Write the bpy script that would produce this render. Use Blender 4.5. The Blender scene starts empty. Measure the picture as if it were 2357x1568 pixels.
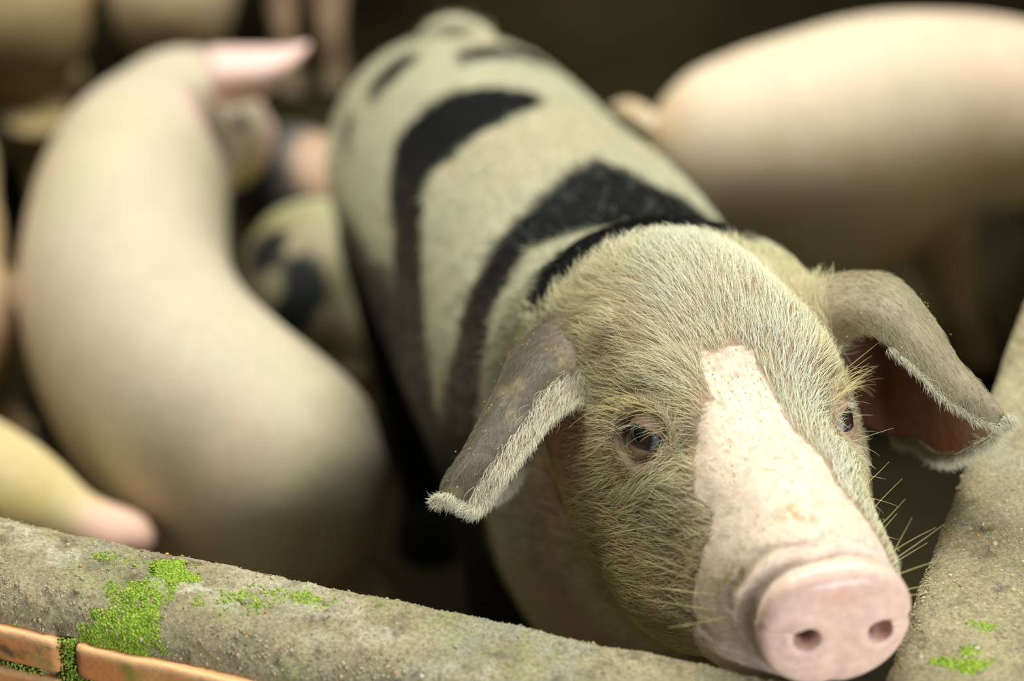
import bpy, bmesh, math, random
import numpy as np
from mathutils import Vector, Matrix
from mathutils.bvhtree import BVHTree
from mathutils.kdtree import KDTree

random.seed(7)
rng = np.random.default_rng(11)
scn = bpy.context.scene
COL = scn.collection

# ------------------------------------------------------------------ camera
H = 1.36                      # height of the lens above the pen floor
PITCH = math.radians(29.0)    # looking down into the pen
FPX = 5565.0                  # 85 mm on a 36 mm wide sensor, in pixels of the 2357 wide frame
CP, SP = math.cos(PITCH), math.sin(PITCH)
cam_d = bpy.data.cameras.new('camera')
cam = bpy.data.objects.new('camera', cam_d)
COL.objects.link(cam)
cam.location = (0, 0, H)
cam.rotation_euler = (math.radians(90) - PITCH, 0, 0)
cam_d.lens = 85.0
cam_d.sensor_width = 36.0
cam_d.clip_start = 0.05
cam_d.dof.use_dof = True
cam_d.dof.focus_distance = 1.415
cam_d.dof.aperture_fstop = 2.8
scn.camera = cam

# ------------------------------------------------------------------ world, light, exposure
world = bpy.data.worlds.new('world')
scn.world = world
world.use_nodes = True
wn = world.node_tree.nodes
wn['Background'].inputs['Color'].default_value = (0.93, 0.97, 0.88, 1)
wn['Background'].inputs['Strength'].default_value = 0.05


def area(name, loc, target, size, sy, power, color):
    ld = bpy.data.lights.new(name, 'AREA')
    ld.shape = 'RECTANGLE'
    ld.size = size
    ld.size_y = sy
    ld.energy = power
    ld.color = color
    lo = bpy.data.objects.new(name, ld)
    COL.objects.link(lo)
    lo.location = loc
    d = Vector(target) - Vector(loc)
    lo.rotation_euler = d.to_track_quat('-Z', 'Y').to_euler()
    return lo


# daylight that falls through the open side and the gap in the roof of the shed
area('roof_opening_light', (0.05, 2.35, 2.8), (0.05, 1.7, 0.4), 3.2, 1.1, 148, (1.0, 0.985, 0.88))
area('open_side_light', (1.55, -1.3, 1.12), (0.17, 1.15, 0.62), 1.6, .5, 80, (0.97, 0.98, 1.0))
scn.view_settings.view_transform = 'Standard'
scn.view_settings.look = 'None'
scn.view_settings.gamma = 1.0
scn.view_settings.use_curve_mapping = False
scn.view_settings.exposure = 0.0


# ------------------------------------------------------------------ helpers
def un(px, py, d):
    """point of the pen seen at pixel (px, py), d metres along the lens axis"""
    x = (px - 1178.5) / FPX * d
    up = (784.0 - py) / FPX * d
    return np.array([x, up * SP + d * CP, H + up * CP - d * SP])


def unz(px, py, z):
    v = (py - 784.0) / FPX
    d = (H - z) / (SP + v * CP)
    return un(px, py, d)


def proj(p):
    p = np.asarray(p, float)
    y, z = p[..., 1], p[..., 2] - H
    d = y * CP - z * SP
    up = y * SP + z * CP
    return np.stack([1178.5 + p[..., 0] / d * FPX, 784 - up / d * FPX, d], -1)


def _hash(ix, iy, iz, seed):
    h = (ix * 374761393 + iy * 668265263 + iz * 2147483647 + seed * 1274126177) & 0xFFFFFFFF
    h = ((h ^ (h >> 13)) * 1274126177) & 0xFFFFFFFF
    h = ((h ^ (h >> 16)) * 668265263) & 0xFFFFFFFF
    return ((h ^ (h >> 15)) & 0xFFFFFF) / float(0xFFFFFF)


def vnoise(p, scale, seed=0, octaves=1):
    """smooth value noise in -1..1"""
    out = 0.0
    amp = 1.0
    tot = 0.0
    for o in range(octaves):
        q = np.asarray(p) * scale + 100.0
        i = np.floor(q).astype(np.int64)
        f = q - i
        f = f * f * (3 - 2 * f)
        r = 0.0
        for dx in (0, 1):
            wx = f[:, 0] if dx else 1 - f[:, 0]
            for dy in (0, 1):
                wy = f[:, 1] if dy else 1 - f[:, 1]
                for dz in (0, 1):
                    wz = f[:, 2] if dz else 1 - f[:, 2]
                    r = r + wx * wy * wz * _hash(i[:, 0] + dx, i[:, 1] + dy, i[:, 2] + dz, seed + o * 17)
        out = out + amp * (r * 2 - 1)
        tot += amp
        amp *= 0.5
        scale *= 2.1
    return out / tot


def sstep(a, b, x):
    t = np.clip((x - a) / (b - a), 0, 1)
    return t * t * (3 - 2 * t)


def mesh_obj(name, verts, faces, mat=None, parent=None, smooth=True):
    me = bpy.data.meshes.new(name)
    if isinstance(faces, np.ndarray):
        n, k = faces.shape
        me.vertices.add(len(verts))
        me.vertices.foreach_set('co', np.asarray(verts, np.float32).ravel())
        me.loops.add(n * k)
        me.loops.foreach_set('vertex_index', faces.astype(np.int32).ravel())
        me.polygons.add(n)
        me.polygons.foreach_set('loop_start', np.arange(0, n * k, k, dtype=np.int32))
        me.update(calc_edges=True)
        me.validate()
    else:
        me.from_pydata([tuple(v) for v in verts], [], faces)
        me.update()
    if smooth:
        me.polygons.foreach_set('use_smooth', np.ones(len(me.polygons), bool))
    if mat is not None:
        me.materials.append(mat)
    o = bpy.data.objects.new(name, me)
    COL.objects.link(o)
    if parent is not None:
        o.parent = parent
    return o


def tag(o, label=None, cat=None, group=None, kind=None):
    if label:
        o['label'] = label
    if cat:
        o['category'] = cat
    if group:
        o['group'] = group
    if kind:
        o['kind'] = kind
    return o


def get_co(me):
    a = np.empty(len(me.vertices) * 3, np.float32)
    me.vertices.foreach_get('co', a)
    return a.reshape(-1, 3).astype(float)


def get_no(me):
    a = np.empty(len(me.vertices) * 3, np.float32)
    me.vertices.foreach_get('normal', a)
    return a.reshape(-1, 3).astype(float)


def set_co(me, co):
    me.vertices.foreach_set('co', co.astype(np.float32).ravel())
    me.update()


def set_color(me, rgb, name='tint'):
    ca = me.color_attributes.new(name, 'FLOAT_COLOR', 'POINT')
    d = np.ones((len(rgb), 4), np.float32)
    d[:, :3] = rgb
    ca.data.foreach_set('color', d.ravel())


def edges_of(me):
    e = np.empty(len(me.edges) * 2, np.int32)
    me.edges.foreach_get('vertices', e)
    return e.reshape(-1, 2)


def smooth_co(me, co, w, it):
    e = edges_of(me)
    n = len(co)
    deg = np.bincount(e.ravel(), minlength=n).astype(float)[:, None]
    deg[deg == 0] = 1
    w = np.asarray(w, float).reshape(-1, 1)
    for _ in range(it):
        s = np.empty_like(co)
        for k in range(3):
            s[:, k] = np.bincount(e[:, 0], co[e[:, 1], k], n) + np.bincount(e[:, 1], co[e[:, 0], k], n)
        co = co + w * (s / deg - co)
    return co


def norm(v):
    v = np.asarray(v, float)
    return v / (np.linalg.norm(v, axis=-1, keepdims=True) + 1e-12)


def catmull(P, n):
    """P (k, m) control rows -> n rows along a centripetal-ish Catmull-Rom curve"""
    P = np.asarray(P, float)
    k = len(P)
    E = np.vstack([2 * P[0] - P[1], P, 2 * P[-1] - P[-2]])
    out = []
    for u in np.linspace(0, k - 1, n):
        i = min(int(u), k - 2)
        t = u - i
        a, b, c, d = E[i], E[i + 1], E[i + 2], E[i + 3]
        out.append(0.5 * ((2 * b) + (-a + c) * t + (2 * a - 5 * b + 4 * c - d) * t * t + (-a + 3 * b - 3 * c + d) * t ** 3))
    return np.array(out)


def loft(rows, nseg=48, nring=None, roll=None):
    """rows: x y z a t b p skew per station. closed body. returns verts, faces, centers, R, U"""
    rows = np.asarray(rows, float)
    nring = nring or len(rows) * 8
    D = catmull(rows, nring)
    C = D[:, :3]
    T = norm(np.gradient(C, axis=0))
    up = np.tile(np.array([0, 0, 1.0]), (nring, 1))
    if roll is not None:
        rl = np.interp(np.linspace(0, 1, nring), np.linspace(0, 1, len(roll)), roll)
    else:
        rl = np.zeros(nring)
    R = norm(np.cross(up, T))            # points to the side
    U = norm(np.cross(T, R))
    R2 = R * np.cos(rl)[:, None] + U * np.sin(rl)[:, None]
    U2 = -R * np.sin(rl)[:, None] + U * np.cos(rl)[:, None]
    R, U = R2, U2
    th = np.linspace(0, 2 * np.pi, nseg, endpoint=False)
    c, s = np.cos(th), np.sin(th)
    V = []
    for i in range(nring):
        a, t, b, p, sk = np.maximum(D[i, 3], .002), max(D[i, 4], .002), max(D[i, 5], .002), D[i, 6], D[i, 7]
        x = np.sign(c) * np.abs(c) ** (2 / p)
        y = np.sign(s) * np.abs(s) ** (2 / p)
        xx = a * x * (1 - sk * y)
        yy = np.where(y > 0, t * y, b * y)
        V.append(C[i] + R[i] * xx[:, None] + U[i] * yy[:, None])
    V = np.vstack(V)
    F = []
    for i in range(nring - 1):
        for j in range(nseg):
            k = (j + 1) % nseg
            F.append((i * nseg + j, i * nseg + k, (i + 1) * nseg + k, (i + 1) * nseg + j))
    n = len(V)
    V = np.vstack([V, C[0], C[-1]])
    for j in range(nseg):
        k = (j + 1) % nseg
        F.append((n, k, j))
        F.append((n + 1, (nring - 1) * nseg + j, (nring - 1) * nseg + k))
    return V, F, C, R, U


def tube(pts, rad, nseg=14, sub=6):
    """round limb through pts (k,3) with radii"""
    rows = np.hstack([np.asarray(pts, float), np.asarray(rad, float).reshape(-1, 1)])
    D = catmull(rows, (len(rows) - 1) * sub + 1)
    C = D[:, :3]
    T = norm(np.gradient(C, axis=0))
    ref = np.array([0.3, 0.2, 1.0]) if abs(T[0, 2]) < .8 else np.array([1.0, 0.1, 0.0])
    V, F = [], []
    th = np.linspace(0, 2 * np.pi, nseg, endpoint=False)
    A = norm(np.cross(T[0], ref))
    for i in range(len(C)):
        A = norm(A - T[i] * np.dot(A, T[i]))
        B = np.cross(T[i], A)
        r = max(D[i, 3], .0008)
        V.append(C[i] + r * (np.cos(th)[:, None] * A + np.sin(th)[:, None] * B))
    V = np.vstack(V)
    n = len(C)
    for i in range(n - 1):
        for j in range(nseg):
            k = (j + 1) % nseg
            F.append((i * nseg + j, i * nseg + k, (i + 1) * nseg + k, (i + 1) * nseg + j))
    m = len(V)
    V = np.vstack([V, C[0], C[-1]])
    for j in range(nseg):
        k = (j + 1) % nseg
        F.append((m, k, j))
        F.append((m + 1, (n - 1) * nseg + j, (n - 1) * nseg + k))
    return V, F


def sheet(G, nu=25, nv=40, th=.0045):
    """ear: G stations x across x 3 control grid -> closed thick leaf; also returns the mid surface (nv, nu, 3)"""
    G = np.asarray(G, float)
    ns, na, _ = G.shape
    cols = np.stack([catmull(G[:, j], nv) for j in range(na)], 1)     # nv, na, 3
    S = np.stack([catmull(cols[i], nu) for i in range(nv)], 0)        # nv, nu, 3
    du = np.gradient(S, axis=1)
    dv = np.gradient(S, axis=0)
    N = norm(np.cross(du, dv))
    t = np.full((nv, nu, 1), th)
    t *= (0.68 + 0.32 * np.sin(np.linspace(0, np.pi, nu)))[None, :, None]
    t *= np.linspace(1.5, .75, nv)[:, None, None]
    A = (S + N * t / 2).reshape(-1, 3)
    B = (S - N * t / 2).reshape(-1, 3)
    n = nv * nu
    V = np.vstack([A, B])
    F = []
    for i in range(nv - 1):
        for j in range(nu - 1):
            a = i * nu + j
            F.append((a, a + 1, a + nu + 1, a + nu))
            F.append((n + a, n + a + nu, n + a + nu + 1, n + a + 1))
    for i in range(nv - 1):
        a = i * nu
        F.append((a, a + nu, n + a + nu, n + a))
        a = i * nu + nu - 1
        F.append((a, n + a, n + a + nu, a + nu))
    for j in range(nu - 1):
        F.append((j, n + j, n + j + 1, j + 1))
        a = (nv - 1) * nu + j
        F.append((a, a + 1, n + a + 1, n + a))
    return V, F, S


def fuse(parts, voxel):
    """one continuous skin out of overlapping closed pieces"""
    V, F, off = [], [], 0
    for v, f in parts:
        V.append(v)
        F += [tuple(i + off for i in q) for q in f]
        off += len(v)
    me = bpy.data.meshes.new('tmp')
    me.from_pydata([tuple(x) for x in np.vstack(V)], [], F)
    bm = bmesh.new()
    bm.from_mesh(me)
    # consistent outward faces piece by piece
    bmesh.ops.recalc_face_normals(bm, faces=bm.faces)
    bm.to_mesh(me)
    bm.free()
    o = bpy.data.objects.new('tmp', me)
    COL.objects.link(o)
    m = o.modifiers.new('r', 'REMESH')
    m.mode = 'VOXEL'
    m.voxel_size = voxel
    m.use_smooth_shade = True
    dg = bpy.context.evaluated_depsgraph_get()
    dg.update()
    out = bpy.data.meshes.new_from_object(o.evaluated_get(dg))
    bpy.data.objects.remove(o)
    bpy.data.meshes.remove(me)
    return out


# ------------------------------------------------------------------ materials
def new_mat(name):
    m = bpy.data.materials.new(name)
    m.use_nodes = True
    nt = m.node_tree
    return m, nt, nt.nodes['Principled BSDF']


def N(nt, kind, **kw):
    n = nt.nodes.new(kind)
    for k, v in kw.items():
        setattr(n, k, v)
    return n


def noise_node(nt, scale, detail=3, coord='Object', rough=.55):
    tc = N(nt, 'ShaderNodeTexCoord')
    nz = N(nt, 'ShaderNodeTexNoise')
    nz.inputs['Scale'].default_value = scale
    nz.inputs['Detail'].default_value = detail
    nz.inputs['Roughness'].default_value = rough
    nt.links.new(tc.outputs[coord], nz.inputs['Vector'])
    return nz


def skin_material(name, attr=True, base=(.7, .5, .4), rough=.55, sss=.12, bump=.25, bscale=700, tints=None, coat=0):
    m, nt, b = new_mat(name)
    L = nt.links.new
    if attr:
        a = N(nt, 'ShaderNodeAttribute', attribute_name='tint')
        col = a.outputs['Color']
    else:
        rgb = N(nt, 'ShaderNodeRGB')
        rgb.outputs[0].default_value = (*base, 1)
        col = rgb.outputs[0]
        for i, (c, sc, lo, hi) in enumerate(tints or []):
            nz = noise_node(nt, sc, 2)
            mr = N(nt, 'ShaderNodeMapRange')
            mr.inputs['From Min'].default_value = lo
            mr.inputs['From Max'].default_value = hi
            L(nz.outputs['Fac'], mr.inputs['Value'])
            mx = N(nt, 'ShaderNodeMix', data_type='RGBA')
            L(mr.outputs['Result'], mx.inputs['Factor'])
            L(col, mx.inputs[6])
            mx.inputs[7].default_value = (*c, 1)
            col = mx.outputs[2]
    # fine mottling
    nz = noise_node(nt, 160, 4)
    mr = N(nt, 'ShaderNodeMapRange')
    mr.inputs['From Min'].default_value = .3
    mr.inputs['From Max'].default_value = .7
    mr.inputs['To Min'].default_value = .88
    mr.inputs['To Max'].default_value = 1.1
    L(nz.outputs['Fac'], mr.inputs['Value'])
    vm = N(nt, 'ShaderNodeVectorMath', operation='SCALE')
    L(col, vm.inputs[0])
    L(mr.outputs['Result'], vm.inputs['Scale'])
    L(vm.outputs[0], b.inputs['Base Color'])
    b.inputs['Roughness'].default_value = rough
    b.inputs['Specular IOR Level'].default_value = .22
    b.inputs['Subsurface Weight'].default_value = sss
    b.inputs['Subsurface Radius'].default_value = (.006, .0025, .0015)
    b.inputs['Subsurface Scale'].default_value = 1.0
    if coat:
        b.inputs['Coat Weight'].default_value = coat
        b.inputs['Coat Roughness'].default_value = .25
    if bump:
        bz = noise_node(nt, bscale, 3)
        bp = N(nt, 'ShaderNodeBump')
        bp.inputs['Strength'].default_value = bump
        bp.inputs['Distance'].default_value = .0006
        L(bz.outputs['Fac'], bp.inputs['Height'])
        L(bp.outputs['Normal'], b.inputs['Normal'])
    return m


def plain(name, color, rough=.5, spec=.5, attr=None):
    m, nt, b = new_mat(name)
    b.inputs['Base Color'].default_value = (*color, 1)
    b.inputs['Roughness'].default_value = rough
    b.inputs['Specular IOR Level'].default_value = spec
    if attr:
        a = N(nt, 'ShaderNodeAttribute', attribute_name=attr)
        nt.links.new(a.outputs['Color'], b.inputs['Base Color'])
    return m


M_SKIN = skin_material('pig_skin', True, rough=.5, sss=.15, bump=.35, bscale=500)
M_HAIR = plain('pig_hair', (.8, .75, .55), .6, .08, attr='hair_tint')
M_EYE = plain('eyeball', (.05, .035, .025), .05, .6, attr='tint')
M_HOOF = plain('hoof', (.25, .19, .12), .5)


def concrete_material():
    m, nt, b = new_mat('pen_wall_concrete')
    L = nt.links.new
    a = N(nt, 'ShaderNodeAttribute', attribute_name='tint')
    n1 = noise_node(nt, 420, 5, 'Object', .7)
    mr = N(nt, 'ShaderNodeMapRange')
    mr.inputs['From Min'].default_value = .32
    mr.inputs['From Max'].default_value = .68
    mr.inputs['To Min'].default_value = .55
    mr.inputs['To Max'].default_value = 1.4
    L(n1.outputs['Fac'], mr.inputs['Value'])
    vm = N(nt, 'ShaderNodeVectorMath', operation='SCALE')
    L(a.outputs['Color'], vm.inputs[0])
    L(mr.outputs['Result'], vm.inputs['Scale'])
    L(vm.outputs[0], b.inputs['Base Color'])
    b.inputs['Roughness'].default_value = .8
    n2 = noise_node(nt, 600, 6, 'Object', .75)
    bp = N(nt, 'ShaderNodeBump')
    bp.inputs['Strength'].default_value = .9
    bp.inputs['Distance'].default_value = .0016
    L(n2.outputs['Fac'], bp.inputs['Height'])
    L(bp.outputs['Normal'], b.inputs['Normal'])
    return m


M_CONC = concrete_material()


def floor_material():
    m, nt, b = new_mat('wet_pen_floor')
    L = nt.links.new
    nz = noise_node(nt, 2.2, 6)
    cr = N(nt, 'ShaderNodeValToRGB')
    e = cr.color_ramp.elements
    e[0].position, e[0].color = .35, (.008, .0065, .0025, 1)
    e[1].position, e[1].color = .7, (.032, .026, .009, 1)
    L(nz.outputs['Fac'], cr.inputs['Fac'])
    L(cr.outputs['Color'], b.inputs['Base Color'])
    b.inputs['Roughness'].default_value = .6
    b.inputs['Specular IOR Level'].default_value = .1
    n2 = noise_node(nt, 30, 6)
    bp = N(nt, 'ShaderNodeBump')
    bp.inputs['Strength'].default_value = .6
    bp.inputs['Distance'].default_value = .01
    L(n2.outputs['Fac'], bp.inputs['Height'])
    L(bp.outputs['Normal'], b.inputs['Normal'])
    return m


M_FLOOR = floor_material()
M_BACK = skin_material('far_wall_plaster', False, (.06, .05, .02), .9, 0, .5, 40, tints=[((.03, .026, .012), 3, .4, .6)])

# ------------------------------------------------------------------ setting: floor, far walls
WALL_TOP = 0.56
CORNER = np.array([.1959, 1.0462])
D1 = np.array([.9409, -.3384])          # along the front wall, to the right
D2 = np.array([.3384, .9409])           # along the side wall, away from the lens
fl_v, fl_f = [], []
nx, ny = 60, 60
xs, ys = np.linspace(-2.6, 2.6, nx), np.linspace(0.2, 5.0, ny)
P = np.array([(x, y, 0) for y in ys for x in xs])
P[:, 2] = -0.004 + .004 * vnoise(P, 5, 3, 3)
F = np.array([(j * nx + i, j * nx + i + 1, (j + 1) * nx + i + 1, (j + 1) * nx + i) for j in range(ny - 1) for i in range(nx - 1)])
fl = mesh_obj('floor', P, F, M_FLOOR)
tag(fl, kind='structure')


def slab(name, a, b, th, z1, mat):
    a, b = np.array(a, float), np.array(b, float)
    d = norm(b - a)
    n = np.array([-d[1], d[0]]) * th
    q = [a, b, b + n, a + n]
    V = [(*p, -0.02) for p in q] + [(*p, z1) for p in q]
    Fc = [(0, 3, 2, 1), (4, 5, 6, 7), (0, 1, 5, 4), (1, 2, 6, 5), (2, 3, 7, 6), (3, 0, 4, 7)]
    o = mesh_obj(name, V, Fc, mat, smooth=False)
    tag(o, kind='structure')
    return o


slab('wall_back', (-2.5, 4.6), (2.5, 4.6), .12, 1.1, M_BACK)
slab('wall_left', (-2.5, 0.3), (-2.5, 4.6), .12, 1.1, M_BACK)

# colours measured on the wall: grey olive cement with pale scale, moss green stains and soot
MOSS_SPOTS = [  # pixel x, pixel y, radius x, radius y (m), strength
    (260, 1425, .024, .016, 1.0), (330, 1400, .012, .012, .8), (190, 1420, .016, .010, .85), (300, 1355, .010, .012, .6),
    (395, 1325, .017, .010, .9), (355, 1350, .012, .010, .6), (310, 1440, .012, .010, .75), (385, 1462, .008, .005, .6),
    (420, 1470, .008, .006, .5), (700, 1385, .02, .008, .3), (560, 1390, .02, .012, .22), (640, 1370, .02, .010, .3),
    (120, 1410, .010, .006, .5), (270, 1290, .02, .006, .3), (600, 1535, .02, .005, .45), (680, 1555, .02, .005, .4),
    (2212, 1525, .010, .006, .9), (2170, 1518, .005, .004, .8), (2235, 1505, .006, .004, .6), (2255, 1440, .005, .003, .7), (10, 1380, .008, .006, .4), (460, 1375, .004, .008, .5)]
PALE_SPOTS = [(425, 1350, .022, .007, .9), (390, 1330, .016, .008, .5), (140, 1280, .014, .007, .6), (30, 1220, .025, .004, .6), (590, 1340, .02, .01, .4),
              (520, 1375, .015, .012, .45), (770, 1400, .02, .01, .5), (560, 1320, .012, .006, .45), (200, 1215, .03, .0035, .8), (760, 1465, .02, .006, .4),
              (870, 1460, .02, .006, .4), (1100, 1555, .03, .004, .5), (70, 1255, .02, .006, .4), (150, 1430, .008, .008, .7), (240, 1265, .01, .01, .3), (700, 1370, .03, .015, .3)]


def spots(P, lst, seed):
    out = np.zeros(len(P))
    jit = np.stack([vnoise(P, 90, seed, 3), vnoise(P, 90, seed + 5, 3)], 1) * .012
    for (px, py, rx, ry, st) in lst:
        c = unz(px, py, WALL_TOP - .002)[:2]
        d = P[:, :2] - c
        u = d @ D1 + jit[:, 0]
        v = d @ np.array([-D1[1], D1[0]]) + jit[:, 1]
        if px > 1800:
            rx *= 1.2
        q = np.sqrt((u / rx) ** 2 + (v / ry) ** 2)
        out = np.maximum(out, st * sstep(1.25, .55, q))
    out *= sstep(WALL_TOP - .075, WALL_TOP - .040, P[:, 2] + .02 * vnoise(P, 25, seed + 9, 2))
    return out


def concrete_colors(P, Nrm=None):
    g = vnoise(P, 14, 21, 4)[:, None]
    c = np.array([.41, .36, .215]) * (1 + .28 * g)
    g2 = vnoise(P, 45, 23, 4)[:, None]
    c = c * (1 + .35 * g2)
    warm = sstep(-.1, .5, vnoise(P, 22, 25, 4))[:, None]
    c = c * (1 - warm * .5) + warm * .5 * np.array([.44, .36, .19])
    cool = sstep(.0, .5, vnoise(P, 17, 29, 4))[:, None]
    c = c * (1 - cool * .45) + cool * .45 * np.array([.36, .375, .31])
    dark = sstep(.25, .6, vnoise(P, 130, 31, 3))[:, None]
    c = c * (1 - .5 * dark)
    lt = sstep(.35, .65, vnoise(P, 190, 35, 3))[:, None]
    c = c * (1 - .6 * lt) + .6 * lt * np.array([.62, .56, .38])
    pit = (sstep(.30, .50, vnoise(P, 75, 6, 3)) + .8 * sstep(.1, .4, vnoise(P, 9, 38, 3)) * sstep(.1, .35, vnoise(P, 160, 39, 3)))[:, None]
    c = c * (1 - .26 * np.clip(pit, 0, 1))  # shade of the pits painted into the cement colour
    pale = spots(P, PALE_SPOTS, 41)[:, None] * (.55 + .45 * sstep(-.3, .4, vnoise(P, 120, 43, 3)))[:, None]
    c = c * (1 - pale) + pale * np.array([.74, .70, .55])
    ms = spots(P, MOSS_SPOTS, 51)
    ms = ms * sstep(-.55, .25, vnoise(P, 110, 53, 3) + ms * .6)
    c = c * (1 - .8 * ms[:, None]) + .8 * ms[:, None] * np.array([.27, .42, .04])
    thin = (sstep(.15, .55, vnoise(P, 13, 57, 4)) * sstep(-.2, .4, vnoise(P, 120, 58, 3)))[:, None] * .45
    c = c * (1 - thin) + thin * np.array([.32, .40, .10])
    return np.clip(c, .01, 1), ms


def wall_mesh(name, origin, direc, inward, t0, t1, profile, step, zoff=0.0):
    """profile: (n, z) points; n measured from the back/left edge along `inward`"""
    nt_ = int((t1 - t0) / step) + 1
    ts = np.linspace(t0, t1, nt_)
    prof = np.asarray(profile, float)
    k = len(prof)
    base = origin[None, None, :] + ts[:, None, None] * direc[None, None, :] + prof[None, :, 0, None] * inward[None, None, :]
    V = np.zeros((nt_, k, 3))
    V[..., :2] = base
    V[..., 2] = prof[None, :, 1]
    V = V.reshape(-1, 3)
    # profile normals for the rough displacement
    tg = norm(np.gradient(prof, axis=0))
    nr = np.stack([-tg[:, 1], tg[:, 0]], 1)
    if (nr[:, 1].sum()) < 0:
        nr = -nr
    n3 = np.zeros((nt_, k, 3))
    n3[..., :2] = nr[None, :, 0, None] * inward
    n3[..., 2] = nr[None, :, 1]
    n3 = n3.reshape(-1, 3)
    d = .0022 * vnoise(V, 22, 1, 3) + .0011 * vnoise(V, 110, 2, 3) + .0006 * vnoise(V, 330, 4, 2)
    d -= .0022 * sstep(.45, .75, vnoise(V, 75, 6, 3))
    V = V + n3 * (d + zoff)[:, None]
    F = np.array([(i * k + j, i * k + j + 1, (i + 1) * k + j + 1, (i + 1) * k + j) for i in range(nt_ - 1) for j in range(k - 1)])
    o = mesh_obj(name, V, F, M_CONC)
    c, ms = concrete_colors(V)
    set_color(o.data, c)
    tag(o, kind='structure')
    return o, V, n3, ms


def arc_profile(width, top, r0, r1, zlow0, zlow1, step, slope):
    """rounded coping: up the back, over the top and down the front"""
    pts = [(0, z) for z in np.linspace(zlow0, top - r0, 110, endpoint=False)]
    for a in np.linspace(0, math.pi / 2, 8, endpoint=False):
        pts.append((r0 - r0 * math.cos(a), top - r0 + r0 * math.sin(a)))
    for n in np.arange(r0, width - r1, step):
        pts.append((n, top - slope * (n / width) ** 2))
    if r1 > .025:                      # long soft shoulder towards the bricks
        pts = [q for q in pts if q[1] < top - .02 or q[0] < .032]
        for a in np.linspace(0, math.pi / 2, 30):
            pts.append((.032 + (width - .032) * math.sin(a), top - .0015 - r1 * (1 - math.cos(a))))
        pts += [(width, z) for z in np.linspace(top - .0015 - r1, zlow1, 110)[1:]]
        return pts
    zt = top - slope
    for a in np.linspace(0, math.pi / 2, 10):
        pts.append((width - r1 + r1 * math.sin(a), zt - r1 + r1 * math.cos(a)))
    pts += [(width, z) for z in np.linspace(zt - r1, zlow1, 40)[1:]]
    return pts


INW1 = np.array([-.3384, -.9409])       # from the pen towards the lens
prof1 = arc_profile(.069, WALL_TOP, .007, .030, 0.0, 0.0, .0014, .004)
wf, WV, WN, WMS = wall_mesh('wall_front', CORNER, D1, INW1, -1.25, .75, prof1, .0019)
prof2 = arc_profile(.16, WALL_TOP, .012, .02, 0.0, 0.0, .002, .002)
wr, WV2, WN2, WMS2 = wall_mesh('wall_right', CORNER, D2, D1, -.05, 2.3, prof2, .0024, -.0004)

# ------------------------------------------------------------------ the spotted pig that rests its chin on the wall
S0 = un(1930, 1444, 1.287)
FH = norm([.222, -.975, .0])
RH = norm(np.cross(FH, [0, 0, 1.0]))            # towards the picture's left is -RH
if RH[0] < 0:
    RH = -RH
RH = norm(RH - np.array([0, 0, .026]))
UH = norm(np.cross(FH, RH))


def hp(s, lat, u):
    """head frame: s behind the snout disc, lat to the picture's right, u up"""
    return S0 - FH * s + RH * lat + UH * u


hd = [  # s, centre u, a, t, b, p, skew
    (-.0045, 0, .022, .019, .020, 2.0, 0), (-.001, 0, .0385, .031, .035, 2.15, -.02), (.006, 0, .0432, .036, .040, 2.25, .0), (.016, 0, .0415, .035, .040, 2.2, .03),
    (.030, 0, .0440, .034, .056, 2.2, .18), (.055, .001, .052, .036, .078, 2.3, .28), (.092, .002, .056, .042, .092, 2.35, .28),
    (.130, .004, .062, .048, .118, 2.4, .25), (.168, .006, .067, .059, .136, 2.4, .20), (.205, .008, .076, .072, .142, 2.3, .14),
    (.245, .010, .085, .084, .145, 2.2, .10), (.285, .008, .090, .084, .150, 2.1, .06)]
rows = []
for (s, cu, a, t, b, p, sk) in hd:
    rows.append([*hp(s, 0, cu), a, t, b, p, sk])
rows += [
    [.108, 1.395, .595, .100, .074, .180, 2.05, .03],
    [.092, 1.490, .525, .118, .092, .230, 2.05, .0],
    [.068, 1.610, .460, .132, .128, .250, 2.05, .0],
    [.040, 1.740, .430, .138, .144, .200, 2.05, 0],
    [.006, 1.880, .405, .134, .142, .165, 2.05, 0],
    [-.026, 2.020, .388, .131, .137, .150, 2.05, 0],
    [-.054, 2.140, .368, .127, .128, .140, 2.05, 0],
    [-.074, 2.225, .350, .103, .108, .115, 2.0, 0],
    [-.085, 2.270, .340, .064, .068, .070, 2.0, 0],
    [-.089, 2.287, .347, .015, .015, .015, 2.0, 0]]
NR = 260
trunkV, trunkF, SPC, SPR, SPU = loft(rows, 72, NR)
SPS = np.concatenate([[0], np.cumsum(np.linalg.norm(np.diff(SPC, axis=0), axis=1))])

earL = [
    [un(1445, 850, 1.500), un(1440, 770, 1.505), un(1425, 715, 1.53), un(1400, 740, 1.58), un(1390, 830, 1.60)],
    [un(1375, 900, 1.462), un(1335, 800, 1.475), un(1310, 735, 1.51), un(1300, 760, 1.57), un(1330, 870, 1.60)],
    [un(1285, 945, 1.440), un(1240, 850, 1.450), un(1205, 795, 1.49), un(1215, 830, 1.55), un(1260, 950, 1.575)],
    [un(1220, 1020, 1.420), un(1180, 950, 1.430), un(1150, 900, 1.46), un(1165, 950, 1.51), un(1210, 1060, 1.535)],
    [un(1160, 1095, 1.405), un(1120, 1040, 1.412), un(1095, 1005, 1.43), un(1110, 1050, 1.465), un(1165, 1125, 1.485)],
    [un(1110, 1160, 1.400), un(1070, 1115, 1.403), un(1040, 1090, 1.41), un(1045, 1110, 1.43), un(1105, 1150, 1.445)],
    [un(1080, 1172, 1.398), un(1055, 1155, 1.40), un(1030, 1140, 1.40), un(1010, 1145, 1.405), un(1005, 1155, 1.41)]]
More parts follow.
